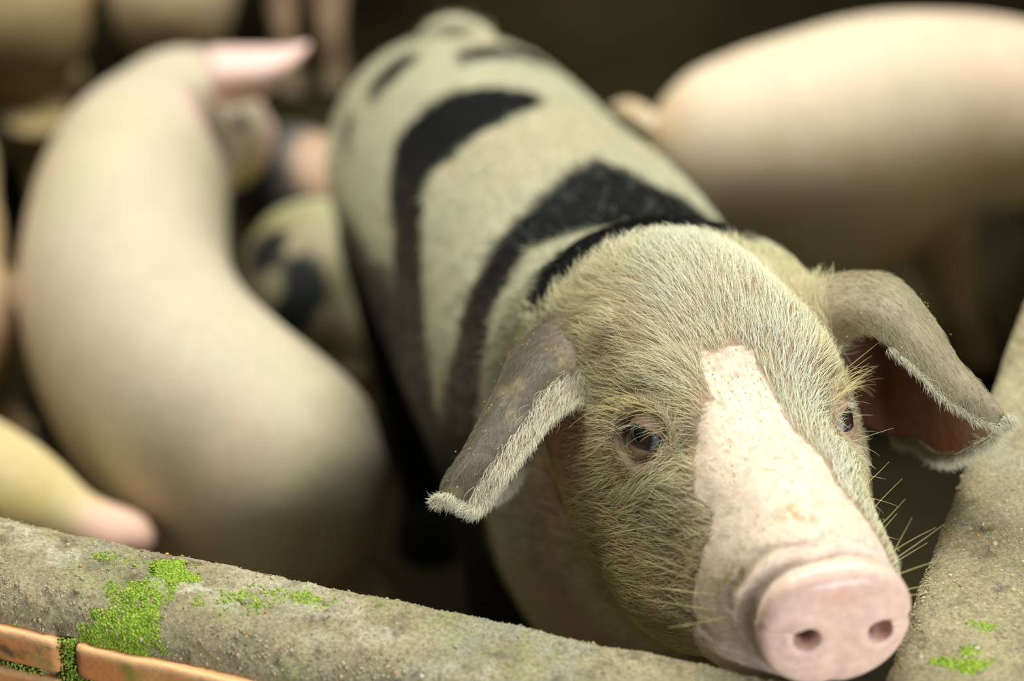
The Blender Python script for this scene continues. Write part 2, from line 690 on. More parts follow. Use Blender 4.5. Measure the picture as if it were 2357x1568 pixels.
earR = [
    [un(1935, 800, 1.480), un(1900, 720, 1.49), un(1845, 625, 1.53), un(1920, 740, 1.60), un(1950, 940, 1.61)],
    [un(1985, 775, 1.455), un(1960, 690, 1.47), un(1950, 618, 1.52), un(2010, 760, 1.60), un(1990, 980, 1.60)],
    [un(2045, 800, 1.440), un(2050, 710, 1.45), un(2055, 645, 1.50), un(2080, 820, 1.59), un(2050, 1005, 1.585)],
    [un(2105, 850, 1.430), un(2125, 770, 1.44), un(2135, 735, 1.475), un(2130, 880, 1.55), un(2105, 1010, 1.56)],
    [un(2160, 905, 1.425), un(2185, 850, 1.43), un(2190, 825, 1.45), un(2170, 930, 1.50), un(2155, 1045, 1.52)],
    [un(2230, 955, 1.420), un(2250, 915, 1.42), un(2255, 895, 1.43), un(2225, 970, 1.455), un(2215, 1040, 1.475)],
    [un(2295, 985, 1.415), un(2312, 962, 1.415), un(2322, 965, 1.415), un(2300, 985, 1.42), un(2290, 1000, 1.43)]]
eLV, eLF, eLS = sheet(earL)
eRV, eRF, eRS = sheet(earR)


def limb(x, y, z, dx=0, dy=0, r=.05, hoof=True):
    pts = [(x, y, z), (x + dx * .35, y + dy * .35, z * .66), (x + dx * .6, y + dy * .7, z * .38), (x + dx * .9, y + dy * .9, z * .16), (x + dx, y + dy, .035), (x + dx, y + dy - .004, .0)]
    return tube(pts, [r * 1.35, r * .95, r * .62, r * .46, r * .52, r * .60])


hero_legs = [limb(.115, 1.58, .40, .01, -.01, .052), limb(.022, 1.56, .38, -.03, -.02, .050), limb(.00, 2.16, .32, .03, .03, .060), limb(-.095, 2.10, .32, .01, -.07, .058)]
tail_pts = [un(1118, 162, 2.28), un(1128, 124, 2.29), un(1118, 90, 2.295), un(1088, 64, 2.30), un(1045, 54, 2.30), un(1003, 64, 2.30), un(975, 92, 2.305), un(955, 124, 2.32)]
tail_pts = [np.array(t_) - [0, 0, .0] for t_ in tail_pts]
tail = tube(tail_pts, [.012, .0100, .0090, .0088, .0085, .0080, .0070, .005], 12, 6)

me = fuse([(trunkV, trunkF), (eLV, eLF), (eRV, eRF), tail] + hero_legs, .0026)
me.name = 'pig'
co = get_co(me)


def head_coords(P):
    d = P - S0
    return np.stack([-(d @ FH), d @ RH, d @ UH], -1)


# smooth the seams where ears and legs grow out of the body
hc = head_coords(co)
earc = np.array([eLS[3, 12], eRS[3, 12], eLS[6, 4], eRS[6, 4], eLS[5, 20], eRS[5, 20]])
wts = np.full(len(co), .25)
for c in earc:
    wts = np.maximum(wts, .75 * np.exp(-np.sum((co - c) ** 2, 1) / .035 ** 2))
wts = np.where(co[:, 2] < .36, .6, wts)
co = smooth_co(me, co, wts, 6)


def push(co, c, r, vec, fall=2.0):
    q = np.sum((co - c) ** 2, 1) / (r * r)
    return co + np.exp(-q ** (fall / 2))[:, None] * np.asarray(vec)


for sd in (-1, 1):
    L_ = RH * sd
    co = push(co, hp(.205, .066 * sd, -.040), .050, L_ * .016 - UH * .003)
    co = push(co, hp(.140, .060 * sd, -.070), .045, L_ * .012)
    co = push(co, hp(.185, .052 * sd, .058), .022, UH * .006 + L_ * .003)
    co = push(co, hp(.142, .050 * sd, .034), .016, -L_ * .005 - UH * .002)
    co = push(co, hp(.110, .055 * sd, -.010), .028, -L_ * .004)
co = push(co, hp(.270, .060, .072), .040, -UH * .013 - RH * .007)
co = push(co, hp(.270, -.060, .072), .035, -UH * .004)
co = push(co, hp(.335, .055, .070), .050, -UH * .015)
co = push(co, hp(.150, 0, .070), .040, -UH * .006)
co = push(co, hp(.235, 0, .105), .045, UH * .005)
me_bm = bmesh.new()
set_co(me, co)
me_bm.from_mesh(me)
for (test, cuts) in ((lambda h: h[0] < .20 and h[0] > -.02, 1),
                     (lambda h: h[0] < .016 and (abs(abs(h[1] - .002) - .0205) < .012) and abs(h[2] + .002) < .012, 1)):
    es = []
    inside = set()
    for v in me_bm.verts:
        p = np.array(v.co)
        if p[2] < .42:
            continue
        if test(head_coords(p)):
            inside.add(v.index)
    es = [e for e in me_bm.edges if e.verts[0].index in inside and e.verts[1].index in inside]
    bmesh.ops.subdivide_edges(me_bm, edges=es, cuts=cuts, use_grid_fill=True)
    me_bm.verts.index_update()
me_bm.to_mesh(me)
me_bm.free()
me.update()
co = get_co(me)
hcs = head_coords(co)
co = smooth_co(me, co, np.where(hcs[:, 0] < .2, .5, 0), 4)
hcs = head_coords(co)

# rooting disc, nostrils, folds behind the disc, lip
s_, l_, u_ = hcs[:, 0], hcs[:, 1], hcs[:, 2]
dsp = np.zeros_like(co)
for sd in (-1, 1):
    q = np.sqrt(((l_ - .002 - .0205 * sd) / 1.0) ** 2 + ((u_ + .003) / .95) ** 2)
    front = s_ < .012
    pit = sstep(.0078, .0040, q) * front
    dsp += -FH * (.022 * pit)[:, None]
    dsp += -RH * sd * (.004 * pit)[:, None] * -1
    dsp += FH * (.0012 * np.exp(-((q - .0115) / .004) ** 2) * front)[:, None]
    # shallow groove from each nostril to the rim of the disc
    g = np.exp(-((u_ - .001 + .08 * (np.abs(l_) - .02)) / .0028) ** 2) * sstep(.022, .028, l_ * sd) * front
    dsp += -FH * (.0028 * g)[:, None]
front = s_ < .006
dsp += -FH * (.0020 * np.exp(-(l_ / .005) ** 2) * sstep(.0, -.02, u_) * front)[:, None]
dsp += -FH * (.0005 * np.exp(-((u_ - .021) / .005) ** 2) * front)[:, None]
rad = norm(np.stack([l_, u_], 1))
outw = RH * rad[:, :1] + UH * rad[:, 1:]
wob = .002 * np.sin(rad[:, 0] * 5) + .0015 * vnoise(co, 60, 81, 2)
dsp += -outw * (.0028 * np.exp(-((s_ - .017 - wob) / .0035) ** 2))[:, None]
dsp += outw * (.0022 * np.exp(-((s_ - .026 - wob * 1.5) / .005) ** 2) * (u_ > -.02))[:, None]
dsp += -outw * (.0016 * np.exp(-((s_ - .036 - wob * 2.) / .004) ** 2) * (u_ > -.01))[:, None]
# the mouth line
mo = np.exp(-((u_ + .030 + .16 * (s_ - .01)) / .0030) ** 2) * sstep(.01, .03, s_) * sstep(.125, .10, s_)
dsp += -outw * (.004 * mo)[:, None]
# soft unevenness of skin
nrm0 = get_no(me)
dsp += nrm0 * (.0009 * vnoise(co, 70, 83, 3) * (s_ > .012))[:, None]
co = co + dsp
co = smooth_co(me, co, np.where(s_ < .03, .3, 0), 2)
set_co(me, co)
me.polygons.foreach_set('use_smooth', np.ones(len(me.polygons), bool))

# eyes
bvh = BVHTree.FromPolygons([tuple(v) for v in co], [tuple(p.vertices) for p in me.polygons])


def hit_px(px, py):
    o = Vector((0, 0, H))
    h = bvh.ray_cast(o, (Vector(un(px, py, 1.0)) - o).normalized())
    return None if h[0] is None else np.array(h[0])


EYE_R = .0160
eyes = []
for sd, px, py in ((-1, 1478, 1006), (1, 1940, 962)):
    e = hit_px(px, py)
    h = head_coords(e)
    if sd > 0:                      # the same place as on the other side of the head
        h = .5 * h + .5 * np.array([eyes[0]['h'][0], -eyes[0]['h'][1], eyes[0]['h'][2]])
        e = np.array(bvh.find_nearest(Vector(hp(*h)))[0])
    n = norm(FH * .42 + RH * sd * .80 + UH * .34)
    # long axis of the slit: from the outer corner to the inner (forward, slightly down)
    eh = norm(FH * .62 - RH * sd * .75 + UH * .02)
    eh = norm(eh - n * np.dot(eh, n))
    ev = np.cross(n, eh)
    if ev @ UH < 0:
        ev = -ev
    eyes.append(dict(h=h, e=e, n=n, eh=eh, ev=ev, c=e - n * (EYE_R - .0036), sd=sd))
    d = co - e
    r = np.linalg.norm(d - (d @ n)[:, None] * n, axis=1)
    near = np.linalg.norm(d, axis=1) < .04
    co = co - n * ((.012 * sstep(.0185, .010, r)) * near)[:, None]
set_co(me, co)
bvh = BVHTree.FromPolygons([tuple(v) for v in co], [tuple(p.vertices) for p in me.polygons])

# ---- where each point of the skin sits: distance along the spine and angle round it
kd = KDTree(len(SPC))
for i, c in enumerate(SPC):
    kd.insert(c, i)
kd.balance()


def spine_coords(P):
    idx = np.array([kd.find(p)[1] for p in P])
    r = P - SPC[idx]
    up = np.einsum('ij,ij->i', r, SPU[idx])
    ri = np.einsum('ij,ij->i', r, SPR[idx])
    return SPS[idx], np.degrees(np.arctan2(up, ri)), idx


def poly_dist(pts, poly, ysc=1 / 450.0):
    """signed distance to a polygon in (spine, angle) space, positive inside"""
    p = pts * np.array([1, ysc])
    q = np.asarray(poly, float) * np.array([1, ysc])
    inside = np.zeros(len(p), bool)
    best = np.full(len(p), 9.0)
    n = len(q)
    for i in range(n):
        a, b = q[i], q[(i + 1) % n]
        ab = b - a
        t = np.clip(((p - a) @ ab) / (ab @ ab + 1e-12), 0, 1)
        best = np.minimum(best, np.linalg.norm(p - (a + t[:, None] * ab), axis=1))
        cond = (a[1] > p[:, 1]) != (b[1] > p[:, 1])
        with np.errstate(divide='ignore', invalid='ignore'):
            xint = a[0] + (p[:, 1] - a[1]) * (ab[0]) / np.where(ab[1] == 0, 1e-9, ab[1])
        inside ^= cond & (p[:, 0] < xint)
    return np.where(inside, best, -best)


BLACK = [
    ([(.60, -60), (.62, 5), (.655, 20), (.713, 32), (.80, 49), (.785, 58), (.804, 70), (.804, 78), (.83, 88), (.863, 99), (.905, 99), (.935, 88), (.958, 73),
      (.955, 60), (.940, 45), (.905, 37), (.80, 24), (.76, 10), (.76, -60)], .006),
    ([(.72, -80), (.62, -20), (.533, 10), (.545, 33), (.575, 52), (.591, 66), (.650, 84), (.680, 97), (.66, 105), (.625, 113), (.620, 122), (.60, 135), (.575, 170), (.50, 170),
      (.50, 125), (.49, 105), (.465, 85), (.478, 65), (.499, 48), (.467, 35), (.452, 6), (.50, -20), (.56, -54), (.57, -80)], .012),
    ([(.318, 8), (.362, 11), (.378, 35), (.395, 60), (.43, 85), (.52, 100), (.52, 140), (.36, 140), (.34, 100), (.325, 80), (.312, 60), (.308, 35)], .005),
    ([(1.025, 80), (1.07, 84), (1.10, 100), (1.105, 118), (1.07, 128), (1.045, 118), (1.035, 100)], .006),
    ([(1.07, 44), (1.10, 44), (1.14, 60), (1.13, 74), (1.09, 68), (1.07, 57)], .006),
    ([(1.06, 20), (1.10, 26), (1.12, 33), (1.10, 34), (1.06, 26)], .008),
    ([(.62, -95), (.62, 5), (.70, 14), (.80, 14), (.90, 7), (1.0, 6), (1.08, -6), (1.15, -30), (1.15, -95)], .025)]  # low flank: black coat, with its shade also put into the colour
BLAZE = [(-.02, -200), (-.02, 200), (.03, 178), (.06, 150), (.087, 126), (.109, 120), (.130, 108), (.155, 103), (.172, 99), (.190, 97), (.193, 84), (.191, 70),
         (.178, 66), (.164, 64), (.157, 52), (.148, 38), (.134, 31), (.112, 23), (.092, 27), (.082, 10), (.080, -8), (.080, -40), (.10, -90), (.06, -140), (.04, -180), (.03, -200)]


def lerp(a, b, t):
    return a * (1 - t[:, None]) + np.asarray(b) * t[:, None]


# ear sheets: finds outer / inner face and the place along the ear
ear_kd, ear_pts, ear_out, ear_v, ear_u, ear_id = KDTree(2 * 40 * 25), [], [], [], [], []
for k, S in enumerate((eLS, eRS)):
    du = np.gradient(S, axis=1)
    dv = np.gradient(S, axis=0)
    Nn = norm(np.cross(du, dv))
    midd = S[:, 12] - .5 * (S[:, 0] + S[:, -1])
    sg = np.sign(np.sum(np.einsum('ij,ij->i', Nn[:, 12], midd)[:30]))
    for i in range(40):
        for j in range(25):
            ear_kd.insert(S[i, j], len(ear_pts))
            ear_pts.append(S[i, j])
            ear_out.append(Nn[i, j] * sg)
            ear_v.append(i / 39)
            ear_u.append(j / 24)
            ear_id.append((k, norm(dv[i, j]), norm(du[i, j])))
ear_kd.balance()
ear_out = np.array(ear_out)
ear_v = np.array(ear_v)
ear_u = np.array(ear_u)
ear_dv = np.array([e[1] for e in ear_id])
ear_du = np.array([e[2] for e in ear_id])
ear_k = np.array([e[0] for e in ear_id])


def ear_lookup(P):
    r = [ear_kd.find(p) for p in P]
    return np.array([x[1] for x in r]), np.array([x[2] for x in r])


def hero_masks(P, Nr):
    ss, ph, idx = spine_coords(P)
    sp = np.stack([ss, ph], 1)
    h = head_coords(P)
    jit = vnoise(P, 55, 91, 3)
    fine = vnoise(P, 260, 93, 2)
    blk = np.zeros(len(P))
    for poly, soft in BLACK:
        d = poly_dist(sp, poly)
        blk = np.maximum(blk, sstep(-soft, soft, d + .006 * jit + .004 * fine))
    bz = poly_dist(sp, BLAZE)
    bz = sstep(-.0015, .0025, bz + .0065 * jit + .003 * fine)
    ei, ed = ear_lookup(P)
    isear = (ed < .0075) & (ear_v[ei] > .03)
    outer = np.einsum('ij,ij->i', Nr, ear_out[ei]) > 0
    blk = blk * (h[:, 0] > .27)
    blk = np.where(isear, 0, blk)
    bz = np.where(isear | (h[:, 0] > .23), 0, bz)
    return ss, ph, h, blk, bz, isear, outer, ei, idx


LIGHT_SKIN = np.array([.40, .385, .27])
HEAD_SKIN = np.array([.35, .26, .17])
PINK = np.array([.80, .57, .47])
BLAZE_C = np.array([.76, .62, .49])
BLACK_C = np.array([.004, .0045, .005])


def hero_color(P, Nr):
    ss, ph, h, blk, bz, isear, outer, ei, idx = hero_masks(P, Nr)
    n = len(P)
    c = np.tile(LIGHT_SKIN, (n, 1))
    c = lerp(c, [.42, .36, .235], sstep(-.2, .5, vnoise(P, 9, 61, 3)) * .8)
    hd_ = sstep(.34, .27, h[:, 0])
    c = lerp(c, HEAD_SKIN, hd_)
    # pinker skin round the eyes, ear roots and low on the cheeks
    for e in eyes:
        q = np.linalg.norm(P - e['e'], axis=1)
        c = lerp(c, [.34, .22, .16], .6 * sstep(.032, .012, q))
        outr = np.linalg.norm(P - (e['e'] - e['eh'] * .021 - e['n'] * .002), axis=1)
        c = lerp(c, [.10, .075, .055], .7 * sstep(.012, .004, outr))  # wrinkle shade at the outer eye corner, painted into the skin
        inner = np.linalg.norm(P - (e['e'] + e['eh'] * .017 - e['n'] * .001), axis=1)
        c = lerp(c, [.36, .20, .13], .6 * sstep(.016, .004, inner))
    for b_ in (eLS[2, 8], eRS[3, 10], KNOB):
        q = np.linalg.norm(P - b_, axis=1)
        c = lerp(c, [.62, .42, .33], .75 * sstep(.045, .012, q))
    c = lerp(c, [.42, .34, .17], hd_ * .55 * sstep(.0, .5, vnoise(P, 30, 65, 3)))
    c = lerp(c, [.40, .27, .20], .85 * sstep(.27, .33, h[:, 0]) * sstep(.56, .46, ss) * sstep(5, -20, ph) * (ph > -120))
    c = lerp(c, BLAZE_C, bz)
    # muzzle, fold behind the disc and the disc itself
    disc = sstep(.015, .010, h[:, 0]) * (np.abs(h[:, 1]) < .06)
    c = lerp(c, [.70, .55, .50], bz * np.exp(-((h[:, 0] - .026) / .010) ** 2) * .75)  # lavender-grey shading of the fold, put into its colour
    c = lerp(c, [.86, .61, .50], disc)
    st = np.exp(-(((h[:, 1] + .002) / .013) ** 2 + ((h[:, 2] - .022) / .007) ** 2))
    c = lerp(c, [.80, .42, .26], disc * st * .5)
    for sd in (-1, 1):
        q = np.sqrt((h[:, 1] - .002 - .0205 * sd) ** 2 + (h[:, 2] + .003) ** 2)
        c = lerp(c, [.12, .035, .03], disc * sstep(.0066, .0048, q))  # nostril pits: darker red skin, their shade painted in as well
    # dirt: dried feed on the bridge, beside the mouth and small specks
    for (px, py, r, s_t, colr) in DIRT:
        d_ = np.linalg.norm(P - DIRTP[(px, py)], axis=1) + .35 * r * vnoise(P, 150, 71, 3)
        c = lerp(c, colr, s_t * sstep(r, r * .2, d_) * sstep(-.35, .25, vnoise(P, 330, 73, 2)))
    spk = sstep(.52, .66, vnoise(P, 420, 75, 1)) * sstep(-.2, .4, vnoise(P, 35, 76, 2))
    c = lerp(c, [.50, .30, .10], .5 * spk * bz * (1 - disc))
    c = lerp(c, BLACK_C, blk)
    v, u = ear_v[ei], ear_u[ei]
    ec = np.tile(np.array([.10, .08, .06]), (n, 1))
    ec = lerp(ec, [.40, .30, .22], sstep(.15, .03, u) * .8)
    ec = lerp(ec, [.55, .40, .31], sstep(.28, .05, v))
    ec = lerp(ec, [.30, .25, .14], .6 * sstep(.0, .5, vnoise(P, 60, 66, 3)))
    kR = ear_k[ei] == 1
    ec = np.where(kR[:, None], lerp(ec, [.33, .285, .19], np.full(n, .8)), ec)
    ic = np.tile(np.array([.55, .28, .20]), (n, 1))
    ic = lerp(ic, [.30, .13, .07], sstep(.45, .1, v))
    ic = lerp(ic, [.55, .40, .30], sstep(.75, .95, v))
    e2 = np.where(outer[:, None], ec, ic)
    c = np.where(isear[:, None], e2, c)
    c = c * (1 + .08 * vnoise(P, 25, 67, 3))[:, None]
    return np.clip(c, .002, .95)


KNOB = np.array([0., 0, 0])
DIRT = [(1815, 1180, .011, .75, [.45, .30, .10]), (1855, 1190, .009, .7, [.45, .26, .08]), (1880, 1160, .006, .5, [.5, .35, .15]), (1690, 1320, .016, .8, [.34, .27, .08]),
        (1660, 1345, .012, .7, [.30, .25, .08]), (1720, 1300, .008, .6, [.5, .32, .12]), (1650, 930, .010, .35, [.55, .38, .14]), (1640, 830, .010, .3, [.55, .38, .14]),
        (1470, 940, .012, .5, [.30, .2, .06])]
DIRTP = {}
for d_ in DIRT:
    hh = hit_px(d_[0], d_[1])
    DIRTP[(d_[0], d_[1])] = hh if hh is not None else np.array([0, 0, 0])

KNOB = hit_px(1402, 748)
KNOB = eLS[3, 8] if KNOB is None else KNOB
co = push(co, KNOB, .009, norm(np.array([-.35, -.5, .8])) * .0055)
set_co(me, co)
bvh = BVHTree.FromPolygons([tuple(v) for v in co], [tuple(p.vertices) for p in me.polygons])
nrm = get_no(me)
set_color(me, hero_color(co, nrm))
hero = bpy.data.objects.new('pig', me)
COL.objects.link(hero)
me.materials.append(M_SKIN)
M_DISC = skin_material('rooting_disc', True, rough=.33, sss=.15, bump=.3, bscale=450, coat=.25)
me.materials.append(M_DISC)
pc = np.empty(len(me.polygons) * 3, np.float32)
me.polygons.foreach_get('center', pc)
pch = head_coords(pc.reshape(-1, 3).astype(float))
me.polygons.foreach_set('material_index', ((pch[:, 0] < .012) & (np.abs(pch[:, 1]) < .06) & (np.abs(pch[:, 2]) < .06)).astype(np.int32))
tag(hero, 'black-saddled pig with pale blaze resting its pink snout on the wall corner', 'pig', 'pigs in the pen')

# ---- eyeballs and lids
for e in eyes:
    c, n_, eh, ev = e['c'], e['n'], e['eh'], e['ev']
    gz = norm(n_ + eh * (-.10) + ev * (-.02))      # where the iris looks
    ax = norm(np.cross(gz, [0, 0, 1.0]))
    ay = np.cross(gz, ax)
    V, F = [], []
    nr_, ns_ = 40, 40
    for i in range(nr_ + 1):
        th = math.pi * i / nr_
        bulge = 1 + .05 * float(sstep(math.radians(42), math.radians(20), th))
        for j in range(ns_):
            f = 2 * math.pi * j / ns_
            V.append(c + EYE_R * bulge * (gz * math.cos(th) + math.sin(th) * (ax * math.cos(f) + ay * math.sin(f))))
    for i in range(nr_):
        for j in range(ns_):
            k = (j + 1) % ns_
            F.append((i * ns_ + j, (i + 1) * ns_ + j, (i + 1) * ns_ + k, i * ns_ + k))
    eb = mesh_obj('eye', V, F, M_EYE, hero)
    V = np.array(V)
    ang = np.degrees(np.arccos(np.clip(norm(V - c) @ gz, -1, 1)))
    col = np.tile(np.array([.22, .26, .28]), (len(V), 1))
    col = lerp(col, [.015, .012, .012], sstep(43, 39, ang))
    col = lerp(col, [.035, .022, .014], sstep(38, 33, ang))
    col = lerp(col, [.004, .005, .008], sstep(19, 15, ang))
    set_color(eb.data, col)
    # lids: thick lips along an almond slit, riding over the ball, then flowing out into the face
    nphi = 72
    ring_list = []
    for k in range(16):
        ring = []
        for j in range(nphi):
            f = 2 * math.pi * j / nphi
            cx, sy = math.cos(f), math.sin(f)
            hgt = (24 if sy > 0 else 17)
            ax_, ay_ = 63 * cx, hgt * math.copysign(abs(sy) ** 1.35, sy) - 3 + 4 * cx * (-1)
            if k <= 8:
                grow = (0, 0, 1.5, 4, 8, 14, 21, 30, 40)[k]
                lift = (.97, 1.035, 1.085, 1.10, 1.085, 1.095, 1.115, 1.11, 1.08)[k]
                L2 = math.hypot(cx * 1.0, sy)
                aa, bb = math.radians(ax_ + grow * .75 * cx), math.radians(ay_ + grow * sy)
                dirv = norm(n_ * math.cos(aa) * math.cos(bb) + eh * math.sin(aa) * math.cos(bb) + ev * math.sin(bb))
                ring.append(c + dirv * EYE_R * lift)
            else:
                rr = (.0185, .0198, .0212, .0226, .0240, .0255, .0275)[k - 9]
                base = e['e'] + eh * cx * rr * 1.08 + ev * sy * rr
                hh = bvh.find_nearest(Vector(base + n_ * .002))
                pb, nb = np.array(hh[0]), np.array(hh[1])
                off = (.0030, .0030, .0022, .0012, .0004, -.0004, -.0016)[k - 9]
                if sy > 0:
                    off += (.0035, .0030, .002, .001, .0003, 0, 0)[k - 9] * sy
                ring.append(pb + nb * off)
        ring_list.append(np.array(ring))
    RV = np.stack(ring_list)
    for _ in range(3):                      # relax between ball and face
        RV[7:13] = .5 * RV[7:13] + .25 * (RV[6:12] + RV[8:14])
    # fine creases that follow the slit
    for k in range(5, 14):
        RV[k] += n_ * (.0003 * math.cos(k * 2.6))
    V = RV.reshape(-1, 3)
    F = []
    for i in range(15):
        for j in range(nphi):
            k = (j + 1) % nphi
            F.append((i * nphi + j, i * nphi + k, (i + 1) * nphi + k, (i + 1) * nphi + j))
    lid = mesh_obj('eyelid', V, F, M_SKIN, hero)
    sb = lid.modifiers.new('s', 'SUBSURF')
    sb.levels = sb.render_levels = 1
    col = np.tile(np.array([.40, .27, .20]), (len(V), 1))
    ringi = np.repeat(np.arange(16), nphi)
    col = np.where((ringi < 3)[:, None], np.array([.05, .03, .025]), col)
    bodyc = hero_color(V, np.tile(n_, (len(V), 1)))
    col = lerp(col, bodyc, sstep(4, 9, ringi.astype(float)))
    set_color(lid.data, col)
    e['lid'] = lid
    e['rings'] = RV


# ------------------------------------------------------------------ hair
def hair_object(name, roots, dirs, normals, length, radius, colors, parent, bend=.5, wav=.12, npt=5, mat=M_HAIR):
    n = len(roots)
    length = np.broadcast_to(length, n)
    t = np.linspace(0, 1, npt)
    side = norm(np.cross(dirs, normals))
    ph = rng.uniform(0, 6.28, n)
    am = rng.normal(0, wav, n)
    P = np.zeros((n, npt, 3))
    for k in range(npt):
        tk = t[k]
        up = normals * (1 - tk * bend)[None] if np.isscalar(bend) else normals * (1 - tk * bend)[:, None]
        P[:, k] = roots + (dirs * tk + .38 * up * (tk - .45 * tk * tk)) * length[:, None] + side * (am * np.sin(tk * 2.4) * length)[:, None]
    P[:, 0] -= normals * .0006
    cu = bpy.data.hair_curves.new(name)
    cu.add_curves([npt] * n)
    cu.points.foreach_set('position', P.astype(np.float32).ravel())
    ra = cu.attributes.get('radius') or cu.attributes.new('radius', 'FLOAT', 'POINT')
    rr = np.broadcast_to(radius, n)[:, None] * (1 - .75 * t[None, :] ** 1.6)
    ra.data.foreach_set('value', rr.astype(np.float32).ravel())
    ca = cu.attributes.new('hair_tint', 'FLOAT_COLOR', 'CURVE')
    cc = np.ones((n, 4), np.float32)
    cc[:, :3] = colors
    ca.data.foreach_set('color', cc.ravel())
    o = bpy.data.objects.new(name, cu)
    COL.objects.link(o)
    cu.materials.append(mat)
    o.parent = parent
    o['kind'] = 'stuff'
    return o


me.calc_loop_triangles()
ntri = len(me.loop_triangles)
tri = np.empty(ntri * 3, np.int32)
me.loop_triangles.foreach_get('vertices', tri)
tri = tri.reshape(-1, 3)
A, B, Cc = co[tri[:, 0]], co[tri[:, 1]], co[tri[:, 2]]
tn = np.cross(B - A, Cc - A)
ta = np.linalg.norm(tn, axis=1) / 2
tc = (A + B + Cc) / 3
tno = norm(tn)
if np.mean(np.einsum('ij,ij->i', tno, nrm[tri[:, 0]])) < 0:
    tno = -tno
th_ = head_coords(tc)
ei_, ed_ = ear_lookup(tc)
tear = (ed_ < .0075) & (ear_v[ei_] > .03)
dens = np.full(ntri, 3.5e4)
dens = np.where(th_[:, 0] < .42, 16e4, dens)
dens = np.where(th_[:, 0] < .30, 25e4, dens)
dens = np.where(th_[:, 0] < .05, 20e4, dens)
dens = np.where(th_[:, 0] < .018, 0, dens)
dens = np.where((tc[:, 2] < .40), 0, dens)
dens = np.where(tear, 24e4 + 60e4 * (ear_u[ei_] < .15), dens)
for e in eyes:
    q = np.linalg.norm(tc - e['e'], axis=1)
    dens = np.where(q < .030, dens * sstep(.012, .030, q) * .5, dens)
tv = norm(np.array([0, 0, H]) - tc)
dens = np.where(np.einsum('ij,ij->i', tno, tv) < -.35, dens * .25, dens)    # far flank: thinner coat
cnt = rng.poisson(dens * ta)
ti = np.repeat(np.arange(ntri), cnt)
r1, r2 = rng.random(len(ti)), rng.random(len(ti))
sq = np.sqrt(r1)
HP_ = A[ti] * (1 - sq)[:, None] + B[ti] * (sq * (1 - r2))[:, None] + Cc[ti] * (sq * r2)[:, None]
HN = norm(nrm[tri[ti, 0]] + tno[ti])
ss, ph, h, blk, bz, isear, outer, ei, idx = hero_masks(HP_, HN)
n = len(HP_)
print('HAIRS', n, 'VERTS', len(co))
# comb direction
sp_t = norm(np.gradient(SPC, axis=0))[idx]
side = np.sign(h[:, 1])
D = sp_t.copy()
headm = sstep(.32, .24, h[:, 0])[:, None]
low = sstep(.05, -.03, h[:, 2])
Dh = -FH + RH * (side * (.25 + .75 * sstep(.02, .07, np.abs(h[:, 1]))) * sstep(.01, .05, np.abs(h[:, 1])))[:, None] - UH * (.55 * low)[:, None]
D = D * (1 - headm) + Dh * headm
# whorl round each eye: hair parts round the brow and sweeps outwards
for e in eyes:
    dd = HP_ - e['e']
    q = np.linalg.norm(dd, axis=1)
    w = .75 * sstep(.055, .018, q)
    rad_ = norm(dd - (dd @ e['n'])[:, None] * e['n'])
    tan_ = norm(rad_ * .8 + (RH * e['sd'] - UH * .3))
    D = D * (1 - w)[:, None] + tan_ * w[:, None]
D = norm(D)
cl = np.stack([vnoise(HP_, 45, 101, 2), vnoise(HP_, 45, 102, 2), vnoise(HP_, 45, 103, 2)], 1)
cl2 = np.stack([vnoise(HP_, 160, 104, 2), vnoise(HP_, 160, 105, 2), vnoise(HP_, 160, 106, 2)], 1)
D = D + .24 * cl + .20 * cl2 + rng.normal(0, .10, (n, 3))
ed = ear_dv[ei] * 1.0 + ear_du[ei] * ((ear_u[ei] - .45) * 1.6)[:, None] + rng.normal(0, .2, (n, 3)) + .3 * cl2
D = np.where(isear[:, None], ed, D)
D = norm(D - HN * np.einsum('ij,ij->i', D, HN)[:, None])
Ln = np.full(n, .017)
Ln = np.where(h[:, 0] < .31, .0230, Ln)
Ln = np.where(h[:, 0] < .235, .0200, Ln)
Ln = Ln * (1 - .25 * sstep(.0, -.05, h[:, 2]))
Ln = Ln * (1 - .45 * sstep(.17, .07, h[:, 0]))
Ln = np.where(bz > .5, .0055, Ln)
Ln = np.where(isear, .0065, Ln)
Ln = Ln * rng.uniform(.6, 1.25, n)
keep = np.ones(n, bool)
keep &= ~((bz > .5) & (rng.random(n) < .55))
keep &= ~(isear & ~outer & (rng.random(n) < .6))
base = np.array([.82, .78, .55])
colr = np.tile(base, (n, 1))
colr = lerp(colr, [.78, .82, .66], sstep(.0, .5, vnoise(HP_, 20, 111, 2)))
colr = lerp(colr, [.88, .88, .70], .6 * sstep(.055, .015, np.abs(h[:, 1])) * sstep(.16, .20, h[:, 0]) * sstep(.30, .26, h[:, 0]))
colr = lerp(colr, [.66, .56, .22], .55 * sstep(.1, .6, vnoise(HP_, 26, 113, 3)))
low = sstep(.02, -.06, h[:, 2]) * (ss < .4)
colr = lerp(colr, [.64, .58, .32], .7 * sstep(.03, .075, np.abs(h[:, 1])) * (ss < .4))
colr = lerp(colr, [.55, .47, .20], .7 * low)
colr = lerp(colr, [.78, .70, .55], bz)
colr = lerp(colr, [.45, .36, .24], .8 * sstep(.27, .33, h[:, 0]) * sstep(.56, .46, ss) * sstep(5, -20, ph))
bodyw = sstep(.33, .40, h[:, 0])
colr = lerp(colr, [.50, .52, .37], bodyw)
colr = np.where((blk > .5)[:, None], np.array([.004, .0045, .005]), colr)
grey = (blk > .2) & (rng.random(n) < np.where((ss > .5) & (ss < .70) & (ph > 50), .12, .01))
colr = np.where(grey[:, None], np.array([.20, .22, .17]), colr)
colr = np.where(isear[:, None], np.where((ear_k[ei] == 0)[:, None], np.array([.20, .175, .12]), np.array([.44, .40, .26])), colr)
